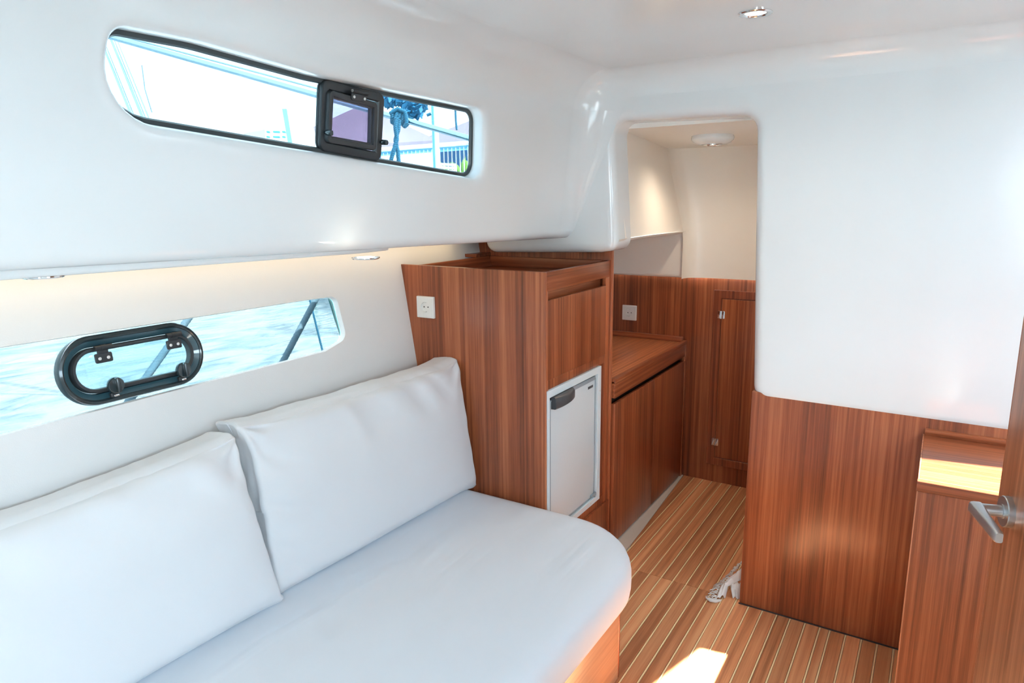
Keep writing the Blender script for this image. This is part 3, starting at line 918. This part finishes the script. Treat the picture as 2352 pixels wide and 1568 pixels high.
# second (forward) cushion: bottom front edge from (-1.448,1.095) to (-1.41,2.0), leaning back
def cush_frame(pb0, pb1, lean, hgt, thk):
    pb0 = Vector(pb0); pb1 = Vector(pb1)
    U = (pb1 - pb0).normalized()
    W = Vector((0, 0, 1)).cross(U) * -1
    if W.x < 0: W = -W
    V = (Vector((0, 0, 1)) * math.cos(lean) - W * math.sin(lean)).normalized()
    W2 = U.cross(V)
    cen = (pb0 + pb1) / 2 + V * (hgt / 2) - W2 * (thk / 2)
    return Fr(cen, U, V, W2)
cf = cush_frame((-1.452, 1.085, .432), (-1.415, 1.992, .432), R(9), .50, .135)
puff_cushion('back_cushion', cf, .905, .50, .135, 'white back cushion leaning beside the tall cabinet, nearest the doorway', seed=2)
cf = cush_frame((-1.462, .150, .423), (-1.425, 1.088, .436), R(10.5), .485, .15)
puff_cushion('back_cushion', cf, .935, .485, .15, 'white back cushion under the oval portlight, overlapping the other at its corner', seed=5, skew=.045, drop=.03)

# ================================================================== RIGHT CABINET
rc = thing('side_cabinet', (.2, 2.2, 0), 'low veneer cabinet with sunlit top beside the open door', 'cabinet')
MB().box(.002, .62, 1.980, 1.997, 0, .742, .001).build('front_panel', M['wz'], rc)
MB().box(-.001, .62, 1.977, 1.997, .7425, .770, .0015).build('front_edge', M['wx'], rc)
MB().box(0, .0035, 1.979, 2.415, 0, .769, .0012).build('side_edge', wood('veneer_light_edge', 'z', tint=(1.7, 2.2, 2.6), vary=.02), rc)
MB().box(.0035, .018, 1.997, 2.415, 0, .742, .001).build('side_panel', M['wz'], rc)
MB().box(.0035, .62, 1.997, 2.417, .752, .768, .001).build('top_panel', M['wx'], rc)
MB().box(.004, .62, 2.405, 2.4195, .768, .786, .001).build('back_lip', M['wx'], rc)

# ================================================================== DOOR (open, right edge of the picture)
th = R(15)
DU = Vector((math.sin(th), -math.cos(th), 0))       # from free edge back towards the camera
DW = Vector((-math.cos(th), -math.sin(th), 0))      # face towards the settee
DO = Vector((.122, 1.385, 0))
DF = Fr(DO, DU, (0, 0, 1), DW)
dr1 = thing('door_1', DO, None, None, None, 'structure'); dr1['label'] = 'open veneer cabin door at the right edge with steel lever handle'
m = MB(); m.prism(rect(.001, .62, .02, 1.86), .001, DF, -.038, 0, .001, 2); m.build('door_leaf', wood('veneer_door', 'z', tint=(1.45, 1.9, 2.3)), dr1)
m = MB(); m.prism(rect(-.0015, .001, .02, 1.86), .0004, DF, -.038, 0, .0004, 1); m.build('edge_band', M['edge'], dr1)
HZ = .981
dh = thing('door_handle', (0, 0, 0), None, None); dh.parent = dr1; dh.location = (0, 0, 0)
hc = DF.at(.050, HZ, 0)
m = MB(); m.lathe(hc, [(.0262, 0), (.0262, .0085), (.0252, .0100), (.012, .0100)], 40); m.build('rosette', M['steel'], dh)
m = MB(); m.lathe(hc, [(.0120, .0095), (.0120, .012), (.0098, .0125), (.0098, .043)], 24); m.build('spindle_neck', M['steel'], dh)
# lever: round neck mitred into a flat tapering bar, running back towards the hinge side
m = MB(); lv = []
for t_, zz, hw_, hd_ in [(-.0105, 0, .0085, .006), (-.006, 0, .0105, .0105), (.004, 0, .0105, .0105), (.03, -.001, .0100, .0085), (.06, -.0015, .0096, .0072), (.086, -.002, .0094, .0066), (.099, -.002, .0092, .0064), (.104, -.002, .0080, .0050)]:
    cx = hc.at(t_, zz, .0475)
    lv.append([cx.p(0, v, w_) for v, w_ in roundpoly(rect(-hw_, hw_, -hd_, hd_), min(hw_, hd_) * .6, 0, 3)])
m.loft(lv, True, True); m.build('lever', M['steel'], dh, angle=40)

# ================================================================== LIGHTS IN THE CABIN
def downlight(name, F, r, label, group, watts, lens=.55, ext=.004):
    o = thing(name, F.p(0, 0, 0), label, 'downlight', group)
    m = MB(); m.lathe(F, [(r, 0), (r, ext * .5), (r * .93, ext), (r * .72, ext), (r * .62, ext * .2), (r * .60, -.001)], 36, False, False)
    m.build('chrome_ring', M['chrome'], o)
    m = MB(); m.lathe(F, [(r * .62, -.0005), (r * .62, .0006), (r * .1, .0010)], 32); m.build('lens', M['lamp'], o)
    if watts:
        d = bpy.data.lights.new('spot', 'SPOT'); d.energy = watts; d.spot_size = R(164); d.spot_blend = 1.0; d.shadow_soft_size = r * .6; d.color = (1.0, .80, .58)
        l = bpy.data.objects.new('lamp_glow', d); COL.objects.link(l); l.parent = o
        l.location = F.W * .006; l.rotation_euler = F.W.to_track_quat('-Z', 'Y').to_euler()
    return o
CE = Fr((0, 0, 1.95), (1, 0, 0), (0, -1, 0), (0, 0, -1))
pc = onz(1735, 33, 1.946)
downlight('ceiling_downlight', Fr((pc.x, pc.y, 1.9495), (1, 0, 0), (0, -1, 0), (0, 0, -1)), .041, 'round chrome downlight lit in the main cabin ceiling', None, 4)
# fore lamp on a white round housing
lp_ = onz(1636, 332, 1.7215)
fo = Fr((lp_.x, lp_.y, 1.752), (1, 0, 0), (0, -1, 0), (0, 0, -1))
o = downlight('ceiling_downlight', Fr((lp_.x, lp_.y, 1.7215), (1, 0, 0), (0, -1, 0), (0, 0, -1)), .040, 'lit downlight on round white housing on the fore ceiling', None, 9)
m = MB(); m.lathe(fo, [(.084, -.010), (.088, .004), (.086, .012), (.076, .022), (.058, .0295), (.030, .0302)], 40, False, True); m.build('housing', M['gel'], o)
# soffit board below the deck moulding with two lamps, warm strip hidden above it
MB().prism([(-1.338 , -1.4), (-1.316, -1.4), (-1.318, 1.40), (-1.325, 1.44), (-1.345, 1.455), (-1.60, 1.455), (-1.60, -1.4)], [.002, .01, .02, .03, .02, .01, .01], Fr((0, 0, 0), (1, 0, 0), (0, 1, 0), (0, 0, 1)), 1.352, 1.372, .006, 3)
m = MB()
sof = []
for i in range(21):
    y = -1.4 + 2.86 * i / 20
    zt = zb(y) - .002; zl = 1.3765 - .0165 * (y - .85)
    x1 = -1.300 - (.03 * max(0, (y - 1.30) / .16) ** 2 if y > 1.30 else 0)
    sof.append([Vector((-1.62, y, zl)), Vector((x1 - .012, y, zl)), Vector((x1 - .003, y, zl + .002)), Vector((x1, y, zl + .007)), Vector((x1, y, zt)), Vector((-1.62, y, zt))])
m.loft(sof, True, True)
sf = m.build('trim_3', M['gel'], kind='structure', angle=50)
for q, zz, lab in (((100, 637), None, 'chrome soffit downlight over the oval portlight'), ((840, 594), None, 'chrome soffit downlight near the tall cabinet')):
    p = onz(q[0], q[1], 1.378)
    for _ in range(4):
        zl = 1.3765 - .0165 * (p.y - .85); p = onz(q[0], q[1], zl - .003)
    downlight('soffit_downlight', Fr((p.x, p.y, zl + .0005), (1, 0, 0), (0, -1, 0), (0, 0, -1)), .034, lab, 'chrome downlights under the deck moulding', 0)
led = MB()
led.loft([[Vector((x_, y_, zb(y_) - .003 - h_)) for x_, h_ in ((-1.70, 0), (-1.70, .008), (-1.72, .008), (-1.72, 0))] for y_ in (-1.3, .5, 2.35)], True, True)
ls = led.build('led_strip', M['led']); tag(ls, 'warm light strip hidden under the side deck lighting the hull lining', 'light strip')

MB().box(-1.9, -1.27, 2.37, YB + .011, 1.3575, 1.42, .002).build('leak_filler', M['gel'], kind='structure')  # unseen filler, added to stop daylight leaking in beside the bulkhead
MB().box(-1.9, -1.16, YB + .012, 2.62, 1.335, 1.42, .002).build('trim_4', M['gel'], kind='structure')

# ================================================================== TOWEL
def towel():
    o = thing('towel', (-.58, 2.45, 0), 'small white fringed towel lying crumpled beside the bulkhead foot', 'towel')
    c0 = onz(1662, 1366, .01)
    # main twisted flap: from partition foot out to the fringe
    A = [onz(1645, 1378, .004), onz(1655, 1352, .02), onz(1672, 1330, .05), onz(1688, 1314, .09), onz(1706, 1300, .12)]
    B = [onz(1665, 1372, .002), onz(1672, 1345, .035), onz(1690, 1340, .045), onz(1704, 1334, .06), onz(1722, 1332, .07)]
    m = MB(); rows_ = []
    for i in range(len(A) - 1):
        for s in range(6):
            t = s / 6
            a = A[i].lerp(A[i + 1], t); b = B[i].lerp(B[i + 1], t)
            n_ = 10
            rows_.append([a.lerp(b, k_ / n_) + Vector((0, 0, .006 * math.sin(k_ * 1.1 + i * 1.3 + t) + .010 * math.sin(math.pi * k_ / n_))) for k_ in range(n_ + 1)])
    m.loft(rows_, closed=False)
    ob = m.build('cloth', M['towel'], o, angle=80)
    sm = ob.modifiers.new('t', 'SOLIDIFY'); sm.thickness = .002
    # back fold under the flap
    m = MB(); rows_ = []
    for i in range(9):
        t = i / 8
        a = onz(1678, 1340, .04).lerp(onz(1684, 1372, .002), t); b = onz(1712, 1334, .06).lerp(onz(1706, 1376, .002), t)
        rows_.append([a.lerp(b, k_ / 8) + Vector((.0, -.008 * math.sin(k_ * 1.6 + t * 2), .004 * math.sin(k_ * 2.2))) for k_ in range(9)])
    m.loft(rows_, closed=False)
    ob = m.build('fold', M['towel'], o, angle=80); sm = ob.modifiers.new('t', 'SOLIDIFY'); sm.thickness = .002
    fm = MB(); rnd = random.Random(3)
    edge = [(onz(1645, 1378, .004), Vector((-.035, -.004, 0))), (onz(1656, 1348, .016), Vector((-.032, .012, -.008))), (onz(1676, 1327, .045), Vector((-.03, .02, -.02))), (onz(1692, 1306, .075), Vector((-.03, .03, -.03))), (onz(1706, 1290, .10), Vector((-.03, .04, -.05)))]
    nfr = 46
    for i in range(nfr):
        t = i / (nfr - 1) * (len(edge) - 1); k_ = min(int(t), len(edge) - 2); t -= k_
        p = edge[k_][0].lerp(edge[k_ + 1][0], t); d_ = edge[k_][1].lerp(edge[k_ + 1][1], t) * rnd.uniform(.7, 1.2)
        path = []
        for s in range(6):
            q = p + d_ * (s / 5) + Vector((rnd.uniform(-.004, .004), rnd.uniform(-.009, .009), .006 * math.sin(s)))
            q.z = max(q.z, .003); path.append(q)
        fm.tube(path, .002, 5, radii=[.0016, .0026, .0022, .0026, .0022, .0010])
    fo_ = fm.build('fringe', M['towel'], o, angle=80); fo_['kind'] = 'stuff'
    # fringe curl at the tip
    m = MB(); pts_ = [onz(1622, 1372, .006), onz(1632, 1378, .010), onz(1644, 1380, .006), onz(1655, 1378, .004)]
    m.tube(pts_, .006, 8, radii=[.003, .007, .007, .004]); m.build('hem_roll', M['towel'], o, angle=80)
towel()

# ================================================================== OUTSIDE
cm = M['canvas'].node_tree
tl = cm.nodes.new('ShaderNodeBsdfTranslucent'); tl.inputs['Color'].default_value = (.55, .46, .52, 1)
mxs = cm.nodes.new('ShaderNodeMixShader'); mxs.inputs[0].default_value = .5
cm.links.new(cm.nodes['Principled BSDF'].outputs[0], mxs.inputs[1]); cm.links.new(tl.outputs[0], mxs.inputs[2])
cm.links.new(mxs.outputs[0], cm.nodes['Material Output'].inputs['Surface'])

wm, wn, wb = new_mat('sea_water')
t_ = wn.nodes.new('ShaderNodeTexCoord'); mp_ = wn.nodes.new('ShaderNodeMapping'); mp_.inputs['Scale'].default_value = (2.6, 1.1, 1)
mp_.inputs['Rotation'].default_value = (0, 0, R(-25))
n_ = wn.nodes.new('ShaderNodeTexNoise'); n_.inputs['Scale'].default_value = 2.0; n_.inputs['Detail'].default_value = 5; n_.inputs['Distortion'].default_value = 1.2
wn.links.new(t_.outputs['Object'], mp_.inputs['Vector']); wn.links.new(mp_.outputs[0], n_.inputs['Vector'])
rp_ = wn.nodes.new('ShaderNodeValToRGB'); rp_.color_ramp.elements[0].position = .36; rp_.color_ramp.elements[0].color = (.09, .14, .165, 1)
rp_.color_ramp.elements[1].position = .56; rp_.color_ramp.elements[1].color = (.30, .31, .31, 1)
wn.links.new(n_.outputs['Fac'], rp_.inputs['Fac']); wn.links.new(rp_.outputs['Color'], wb.inputs['Base Color'])
bp_ = wn.nodes.new('ShaderNodeBump'); bp_.inputs['Strength'].default_value = .5; bp_.inputs['Distance'].default_value = .06
wn.links.new(n_.outputs['Fac'], bp_.inputs['Height']); wn.links.new(bp_.outputs['Normal'], wb.inputs['Normal'])
setin(wb, Roughness=.08, Specular_IOR_Level=.5)
m = MB(); m.add([(-160, -160, .42), (-1.9, -160, .42), (-1.9, 160, .42), (-160, 160, .42)], [(0, 1, 2, 3)])
m.add([(1.9, -160, .42), (160, -160, .42), (160, 160, .42), (1.9, 160, .42)], [(0, 1, 2, 3)])
sea = m.build('sea', wm); tag(sea, 'rippled pale blue harbour water outside the hull window', 'water', kind='stuff')

def rope(name, path, r, mat, label, group=None, turns=40, cat='rope'):
    P = [Vector(p) for p in path]
    # resample
    seg = [0]
    for a, b in zip(P[:-1], P[1:]): seg.append(seg[-1] + (b - a).length)
    Ltot = seg[-1]; n = max(24, int(turns * 7)); pts_ = []
    for i in range(n + 1):
        s = Ltot * i / n; k_ = 0
        while k_ < len(P) - 2 and seg[k_ + 1] < s: k_ += 1
        pts_.append(P[k_].lerp(P[k_ + 1], (s - seg[k_]) / (seg[k_ + 1] - seg[k_])))
    m = MB()
    for st in range(3):
        N = None; pp = []
        for i, p in enumerate(pts_):
            T = (pts_[min(i + 1, n)] - pts_[max(i - 1, 0)]).normalized()
            if N is None: N = T.orthogonal().normalized()
            N = (N - T * N.dot(T)).normalized(); B = T.cross(N)
            a = 2 * math.pi * (turns * i / n + st / 3)
            pp.append(p + (N * math.cos(a) + B * math.sin(a)) * r * .52)
        m.tube(pp, r * .55, 6)
    o = m.build(name, mat, None, angle=80)
    if label: tag(o, label, cat, group)
    return o
# ropes seen through the hull window (about 2.6 m away)
def line_px(x0, y0, x1, y1, d0, d1, n=2): return [atd(x0 + (x1 - x0) * i / n, y0 + (y1 - y0) * i / n, d0 + (d1 - d0) * i / n) for i in range(n + 1)]
rope('mooring_rope', line_px(790, 565, 515, 1085, 3.05, 2.2), .0125, M['rope'], 'thick twisted mooring rope crossing the hull window at its right end', turns=58)
rope('mooring_rope', line_px(520, 610, 200, 1055, 2.67, 2.02), .0125, M['rope'], 'twisted mooring rope seen through the oval portlight', turns=55)
rope('mooring_line', line_px(680, 560, 800, 1045, 3.5, 2.95), .005, M['rope_dark'], 'thin dark line beside the thick rope in the hull window', turns=30)
# fender hanging outside
fe = thing('fender', (-2.0, 1.9, .6), 'teal fuzzy fender hanging at the forward end of the hull window', 'fender')
fa_, fb_ = onx(757, 560, -2.02), onx(862, 900, -2.02)
pth = [fa_.lerp(fb_, i / 12) for i in range(13)]
rad_ = [.01, .05, .066, .07, .07, .07, .07, .07, .07, .07, .066, .05, .01]
m = MB(); m.tube(pth, .07, 24, radii=rad_); m.build('cover', M['fender'], fe)
m = MB(); m.tube([p + rt * .040 - fw * .045 for p in pth], .06, 16, radii=[r_ * .75 for r_ in rad_]); m.build('dark_panel', M['fender_dark'], fe)

# stainless rail outside the cabin window with hitched rope
RA, RB = atd(150, 55, 3.2), atd(1150, 338, 3.2)
rl = thing('guard_rail', RA, 'stainless deck rail tube crossing the upper window', 'rail')
m = MB(); m.tube([RA, RA.lerp(RB, .5), RB], .0135, 16); m.build('top_tube', M['stainless'], rl)
m = MB(); a_, b_ = atd(262, 78, 3.25), atd(735, 205, 3.25); m.tube([a_, b_], .0045, 10); m.build('thin_wire', M['stainless'], rl)
fr_ = thing('arch_strut', atd(320, 330, 3.4), 'pair of slanting stainless struts at the aft end of the upper window', 'strut')
for dx, rr in ((0, .011), (24, .011), (36, .004)):
    m = MB(); m.tube([atd(205 + dx, 20, 3.4), atd(318 + dx, 300, 3.4)], rr, 14); m.build('tube', M['stainless'], fr_)
knot = thing('hitched_rope', atd(905, 262, 3.05), 'dark teal rope knotted around the rail with two hanging tails', 'rope')
def rope_part(name, path, r, turns): 
    o = rope(name, path, r, M['rope_dark'], None, turns=turns)
    for v in o.data.vertices: v.co -= knot.location
    o.parent = knot; return o
kc = atd(905, 264, 3.1)
rope_part('tail', [atd(911, 270, 3.06), atd(908, 292, 3.06), atd(912, 320, 3.07), atd(904, 345, 3.07), atd(894, 385, 3.08)], .0095, 9)
rope_part('tail', [atd(917, 276, 3.10), atd(915, 298, 3.10), atd(908, 322, 3.10), atd(914, 348, 3.10), atd(917, 385, 3.10)], .0095, 9)
du_ = (RB - RA).normalized()
ax_ = (kc - RA).dot(du_)
kr = RA + du_ * ax_
for i in range(5):
    s = kr + du_ * (i - 2) * .019
    N1 = du_.orthogonal().normalized(); N2 = du_.cross(N1)
    rope_part('turn', [s + du_ * .014 * math.sin(a * .5 + i) + (N1 * math.cos(a) + N2 * math.sin(a)) * (.026 + .004 * math.sin(i * 2.3)) for a in [2 * math.pi * q / 16 for q in range(17)]], .0095, 6)
rope_part('loop', [kr + rt * (-.035) + up * .012 - fw * .03, kr + up * .034 - fw * .03, kr + rt * .036 + up * .018 - fw * .035, kr + rt * .042 - up * .03 - fw * .03, kr + rt * .03 - up * .05 - fw * .025], .0095, 7)

# pier behind, about 7 m off
PD = 7.0
ZD = 1.62
def down(p, z=None): return Vector((p.x, p.y, ZD if z is None else z))
pk = thing('pier_deck', down(atd(985, 420, 7.4), .42), 'low pier platform on piles below the white railing', 'pier')
m = MB(); dk = [down(atd(840, 400, 6.52)), down(atd(1130, 400, 6.52)), down(atd(1180, 400, 9.2)), down(atd(820, 400, 9.2))]
m.loft([[p - Vector((0, 0, .12)) for p in dk], dk], True, True); m.build('platform', M['wpaint'], pk)
for p in dk:
    q = dk[0].lerp(dk[2], .5); p = p.lerp(q, .08)
    m = MB(); m.tube([Vector((p.x, p.y, .40)), Vector((p.x, p.y, ZD - .1))], .09, 12); m.build('pile', M['bpaint_shade'], pk)
pier = thing('pier_railing', atd(980, 420, PD), 'white pier railing with balusters and painted blue shade at the forward end of the upper window', 'railing')
def bar_px(mb_, x0, y0, x1, y1, d, hpx, dep=.05):
    a, b = atd(x0, y0, d), atd(x1, y1, d); h = hpx / 2 * d / FPX
    q = []
    for p in (a, b): q.append([p + up * h - fw * dep / 2, p - up * h - fw * dep / 2, p - up * h + fw * dep / 2, p + up * h + fw * dep / 2])
    mb_.loft(q, True, True)
m = MB(); bar_px(m, 860, 346, 1110, 327, PD, 5, .12); m.build('handrail', M['wpaint'], pier)
m = MB(); bar_px(m, 860, 353, 1110, 335, PD + .05, 10, .05); m.build('fascia_board', M['bpaint_shade'], pier)  # blue shade on the rail put into the colour of this board
for i in range(26):
    x = 872 + i * 9.2; yt = 353 - (x - 860) * .076
    m = MB(); pb = atd(x, yt, PD); m.tube([pb, down(pb)], .0045, 6); m.build('baluster', M['wpaint'], pier)
ps = thing('mooring_post', atd(997, 430, 6.4), 'tall white post rising in front of the pier railing', 'post')
m = MB(); bar_px(m, 997.5, 230, 999.5, 425, 6.4, 0, .05)
m = MB(); a_ = atd(997, 215, 6.4); b_ = down(a_, .40)
m.loft([[p + rt * sx_ * .030 - fw * sy_ * .03 for sx_, sy_ in ((-1, -1), (1, -1), (1, 1), (-1, 1))] for p in (a_, b_)], True, True)
m.build('shaft', M['wpaint'], ps)
m = MB(); a_ = atd(992.5, 215, 6.36); b_ = down(a_, .41)
m.loft([[p + rt * sx_ * .008 - fw * sy_ * .02 for sx_, sy_ in ((-1, -1), (1, -1), (1, 1), (-1, 1))] for p in (a_, b_)], True, True)
m.build('side_face', M['bpaint_shade'], ps)
m = MB(); m.tube([atd(980, 265, 6.3), atd(990, 261, 6.3)], .014, 10); m.build('bracket', M['rope_dark'], ps)
# blue planted wall and plants behind the railing
m = MB(); a_, b_ = atd(1004, 362, 8.2), atd(1105, 354, 8.2)
q = [[p + up * .11 - fw * .05, down(p) - fw * .05, down(p) + fw * .05, p + up * .11 + fw * .05] for p in (a_, b_)]
m.loft(q, True, True); tag(m.build('planter_wall', M['bwall']), 'dark blue low wall behind the pier balusters', 'wall')
def spiky(name, cx, cy, d, n, L_, label, seed):
    rnd = random.Random(seed); o = thing(name, down(atd(cx, cy, d)), label, 'plant', 'spiky plants behind the pier railing')
    base = atd(cx, cy, d)
    m = MB(); m.lathe(Fr((base.x, base.y, ZD), (1, 0, 0), (0, 1, 0)), [(.05, 0), (.07, max(.02, base.z - ZD))], 14); m.build('pot', M['bpaint_shade'], o)
    for i in range(n):
        a = rnd.uniform(-1.2, 1.2); l = L_ * rnd.uniform(.6, 1)
        dr_ = (up * math.cos(a) + rt * math.sin(a) - fw * rnd.uniform(-.3, .3)).normalized()
        sd = dr_.cross(fw).normalized()
        m = MB(); wd = .012
        tip = base + dr_ * l - up * l * .25 * abs(math.sin(a)); mid = base + dr_ * l * .55
        m.add([base - sd * wd * .5, base + sd * wd * .5, mid + sd * wd, tip, mid - sd * wd, mid - fw * .006], [(0, 1, 5), (1, 2, 5), (2, 3, 5), (3, 4, 5), (4, 0, 5)])
        m.build('leaf', M['leafy'], o)
spiky('spiky_plant', 1062, 398, 7.7, 22, .22, 'largest yellow-green spiky plant behind the pier railing', 1)
spiky('spiky_plant', 1018, 392, 7.7, 12, .13, 'smaller yellow-green spiky plant by the white post', 2)
spiky('spiky_plant', 1078, 380, 7.9, 10, .15, 'spiky plant half hidden by the window seal', 4)
# slatted white chair back
ch = thing('slatted_chair', down(atd(1028, 400, 6.7)), 'white slatted chair back in front of the pier plants', 'chair')
for i in range(5):
    m = MB(); bar_px(m, 1013, 377 + i * 7.5, 1044, 378.5 + i * 7.5, 6.7, 4.6, .02); m.build('slat', M['wpaint'], ch)
for x in (1013, 1044):
    m = MB(); pb = atd(x, 376, 6.72); m.tube([pb, down(pb)], .009, 8); m.build('upright', M['wpaint'], ch)
# canopies
def canopy(name, apex, eaves, d, label, grp='harbour parasol canopies'):
    o = thing(name, atd(apex[0], apex[1] + 150, d), label, 'canopy', grp)
    A = atd(apex[0], apex[1], d)
    E_ = [atd(x, y, dd) for x, y, dd in eaves]
    m = MB()
    for i in range(len(E_)):
        b, c_ = E_[i], E_[(i + 1) % len(E_)]
        m.add([A, b, c_], [(0, 1, 2)])
        m.add([b, c_, c_ - Vector((0, 0, .15)), b - Vector((0, 0, .15))], [(0, 1, 2, 3)])
    m.build('fabric', M['canvas'], o, angle=10)
    m = MB(); m.tube([A, Vector((A.x, A.y, .40))], .05, 10); m.build('pole', M['wpaint'], o)
canopy('parasol', (832, 240), [(690, 305, 9.0), (868, 330, 8.3), (1005, 322, 9.6), (880, 292, 11.5)], 10, 'big pale peaked canopy seen through the tinted portlight')
canopy('parasol', (1085, 275), [(950, 326, 12), (1050, 330, 11.5), (1240, 322, 12), (1120, 318, 14)], 12.5, 'smaller pale canopy far behind the pier railing')
m = MB(); mm = [atd(925 + 14 * math.cos(a) * 1.0, 336 - 10 * max(0, math.sin(a)), 14) for a in [math.pi * i / 12 for i in range(13)]]
# leaning white mast foot and panel
mp2 = thing('sail_panel', atd(700, 360, 8), 'white upright panel with pale green edge aft of the square portlight', 'panel')
m = MB(); a_, b_ = [atd(648, 250, 8), atd(658, 250, 8)], [atd(664, 345, 8), atd(674, 348, 8)]; b_ = [a_[0].lerp(b_[0], 7.2), a_[1].lerp(b_[1], 7.2)]
m.loft([[a_[0], a_[1], a_[1] + fw * .3, a_[0] + fw * .3], [b_[0], b_[1], b_[1] + fw * .3, b_[0] + fw * .3]], True, True); m.build('green_edge', M['mint'], mp2)
m = MB(); a_, b_ = [atd(658, 251, 8.02), atd(700, 262, 8.3)], [atd(674, 348, 8.02), atd(728, 355, 8.3)]; b_ = [a_[0].lerp(b_[0], 5.0), a_[1].lerp(b_[1], 5.0)]
m.loft([[a_[0], a_[1], a_[1] + fw * .28, a_[0] + fw * .28], [b_[0], b_[1], b_[1] + fw * .28, b_[0] + fw * .28]], True, True); m.build('white_face', M['wpaint'], mp2)
# far building
bd = thing('far_building', atd(610, 350, 60), 'distant white block on the shore seen low in the upper window', 'building')
m = MB(); c_ = [(565, 305), (608, 297), (660, 300)]
a_, b_, e_ = atd(560, 306, 64), atd(608, 297, 60), atd(668, 301, 66)
for p, q in ((a_, b_), (b_, e_)):
    m.loft([[p, down(p, .3), down(p, .3) + fw * 2, p + fw * 2], [q, down(q, .3), down(q, .3) + fw * 2, q + fw * 2]], True, True)
m.build('walls', M['far'], bd)
for r_ in range(2):
    for x0, x1 in ((613, 620), (628, 643), (649, 656)):
        y = 303 + r_ * 11.5
        m = MB(); bar_px(m, x0, y, x1, y + .6, 59.5, 3.2, .2); m.build('window_band', M['glasswin'], bd)
# hanging chain + hanging line
rope('hanging_chain', [atd(1046, 250, 5), atd(1047, 275, 5), atd(1049, 298, 5)], .008, M['rope_dark'], 'short dark chain hanging above the pier railing', turns=4, cat='chain')
rope('hanging_line', [atd(326, 150, 5), atd(333, 205, 5), atd(349, 258, 5)], .004, M['rope'], 'thin broken line hanging at the aft end of the upper window', turns=12, cat='rope')
# dark foliage
def foliage(name, pts_, d, n, label, seed, size=.05):
    rnd = random.Random(seed); m = MB()
    for i in range(n):
        x, y, rx, ry = rnd.choice(pts_)
        a = rnd.uniform(0, 2 * math.pi); q = math.sqrt(rnd.random())
        p = atd(x + rx * q * math.cos(a), y + ry * q * math.sin(a), d + rnd.uniform(-.25, .25))
        u_ = Vector((rnd.gauss(0, 1), rnd.gauss(0, 1), rnd.gauss(0, 1))).normalized(); v_ = u_.orthogonal().normalized()
        s = size * rnd.uniform(.6, 1.1)
        m.add([p - u_ * s, p - v_ * s * .4 + u_.cross(v_) * s * .1, p + u_ * s, p + v_ * s * .4 + u_.cross(v_) * s * .1], [(0, 1, 2), (0, 2, 3)])
    o = thing(name, atd(pts_[0][0], pts_[0][1], d), label, 'tree')
    f = m.build('leaves', M['leafd'], o); f['kind'] = 'stuff'
    m = MB(); m.tube([atd(860, 215, d), atd(905, 236, d), atd(945, 240, d), atd(962, 262, d)], .02, 8, radii=[.03, .022, .015, .006]); tp = atd(860, 215, d); m.tube([Vector((tp.x - .02, tp.y, .40)), tp], .03, 8); m.build('branch', M['leafd'], o)
foliage('overhanging_branch', [(890, 232, 16, 9), (915, 232, 24, 7), (942, 244, 22, 16), (958, 250, 12, 20), (940, 258, 14, 10), (968, 240, 10, 12)], 5.2, 900, 'dark leafy branch overhanging the rail in the upper window', 9, .045)
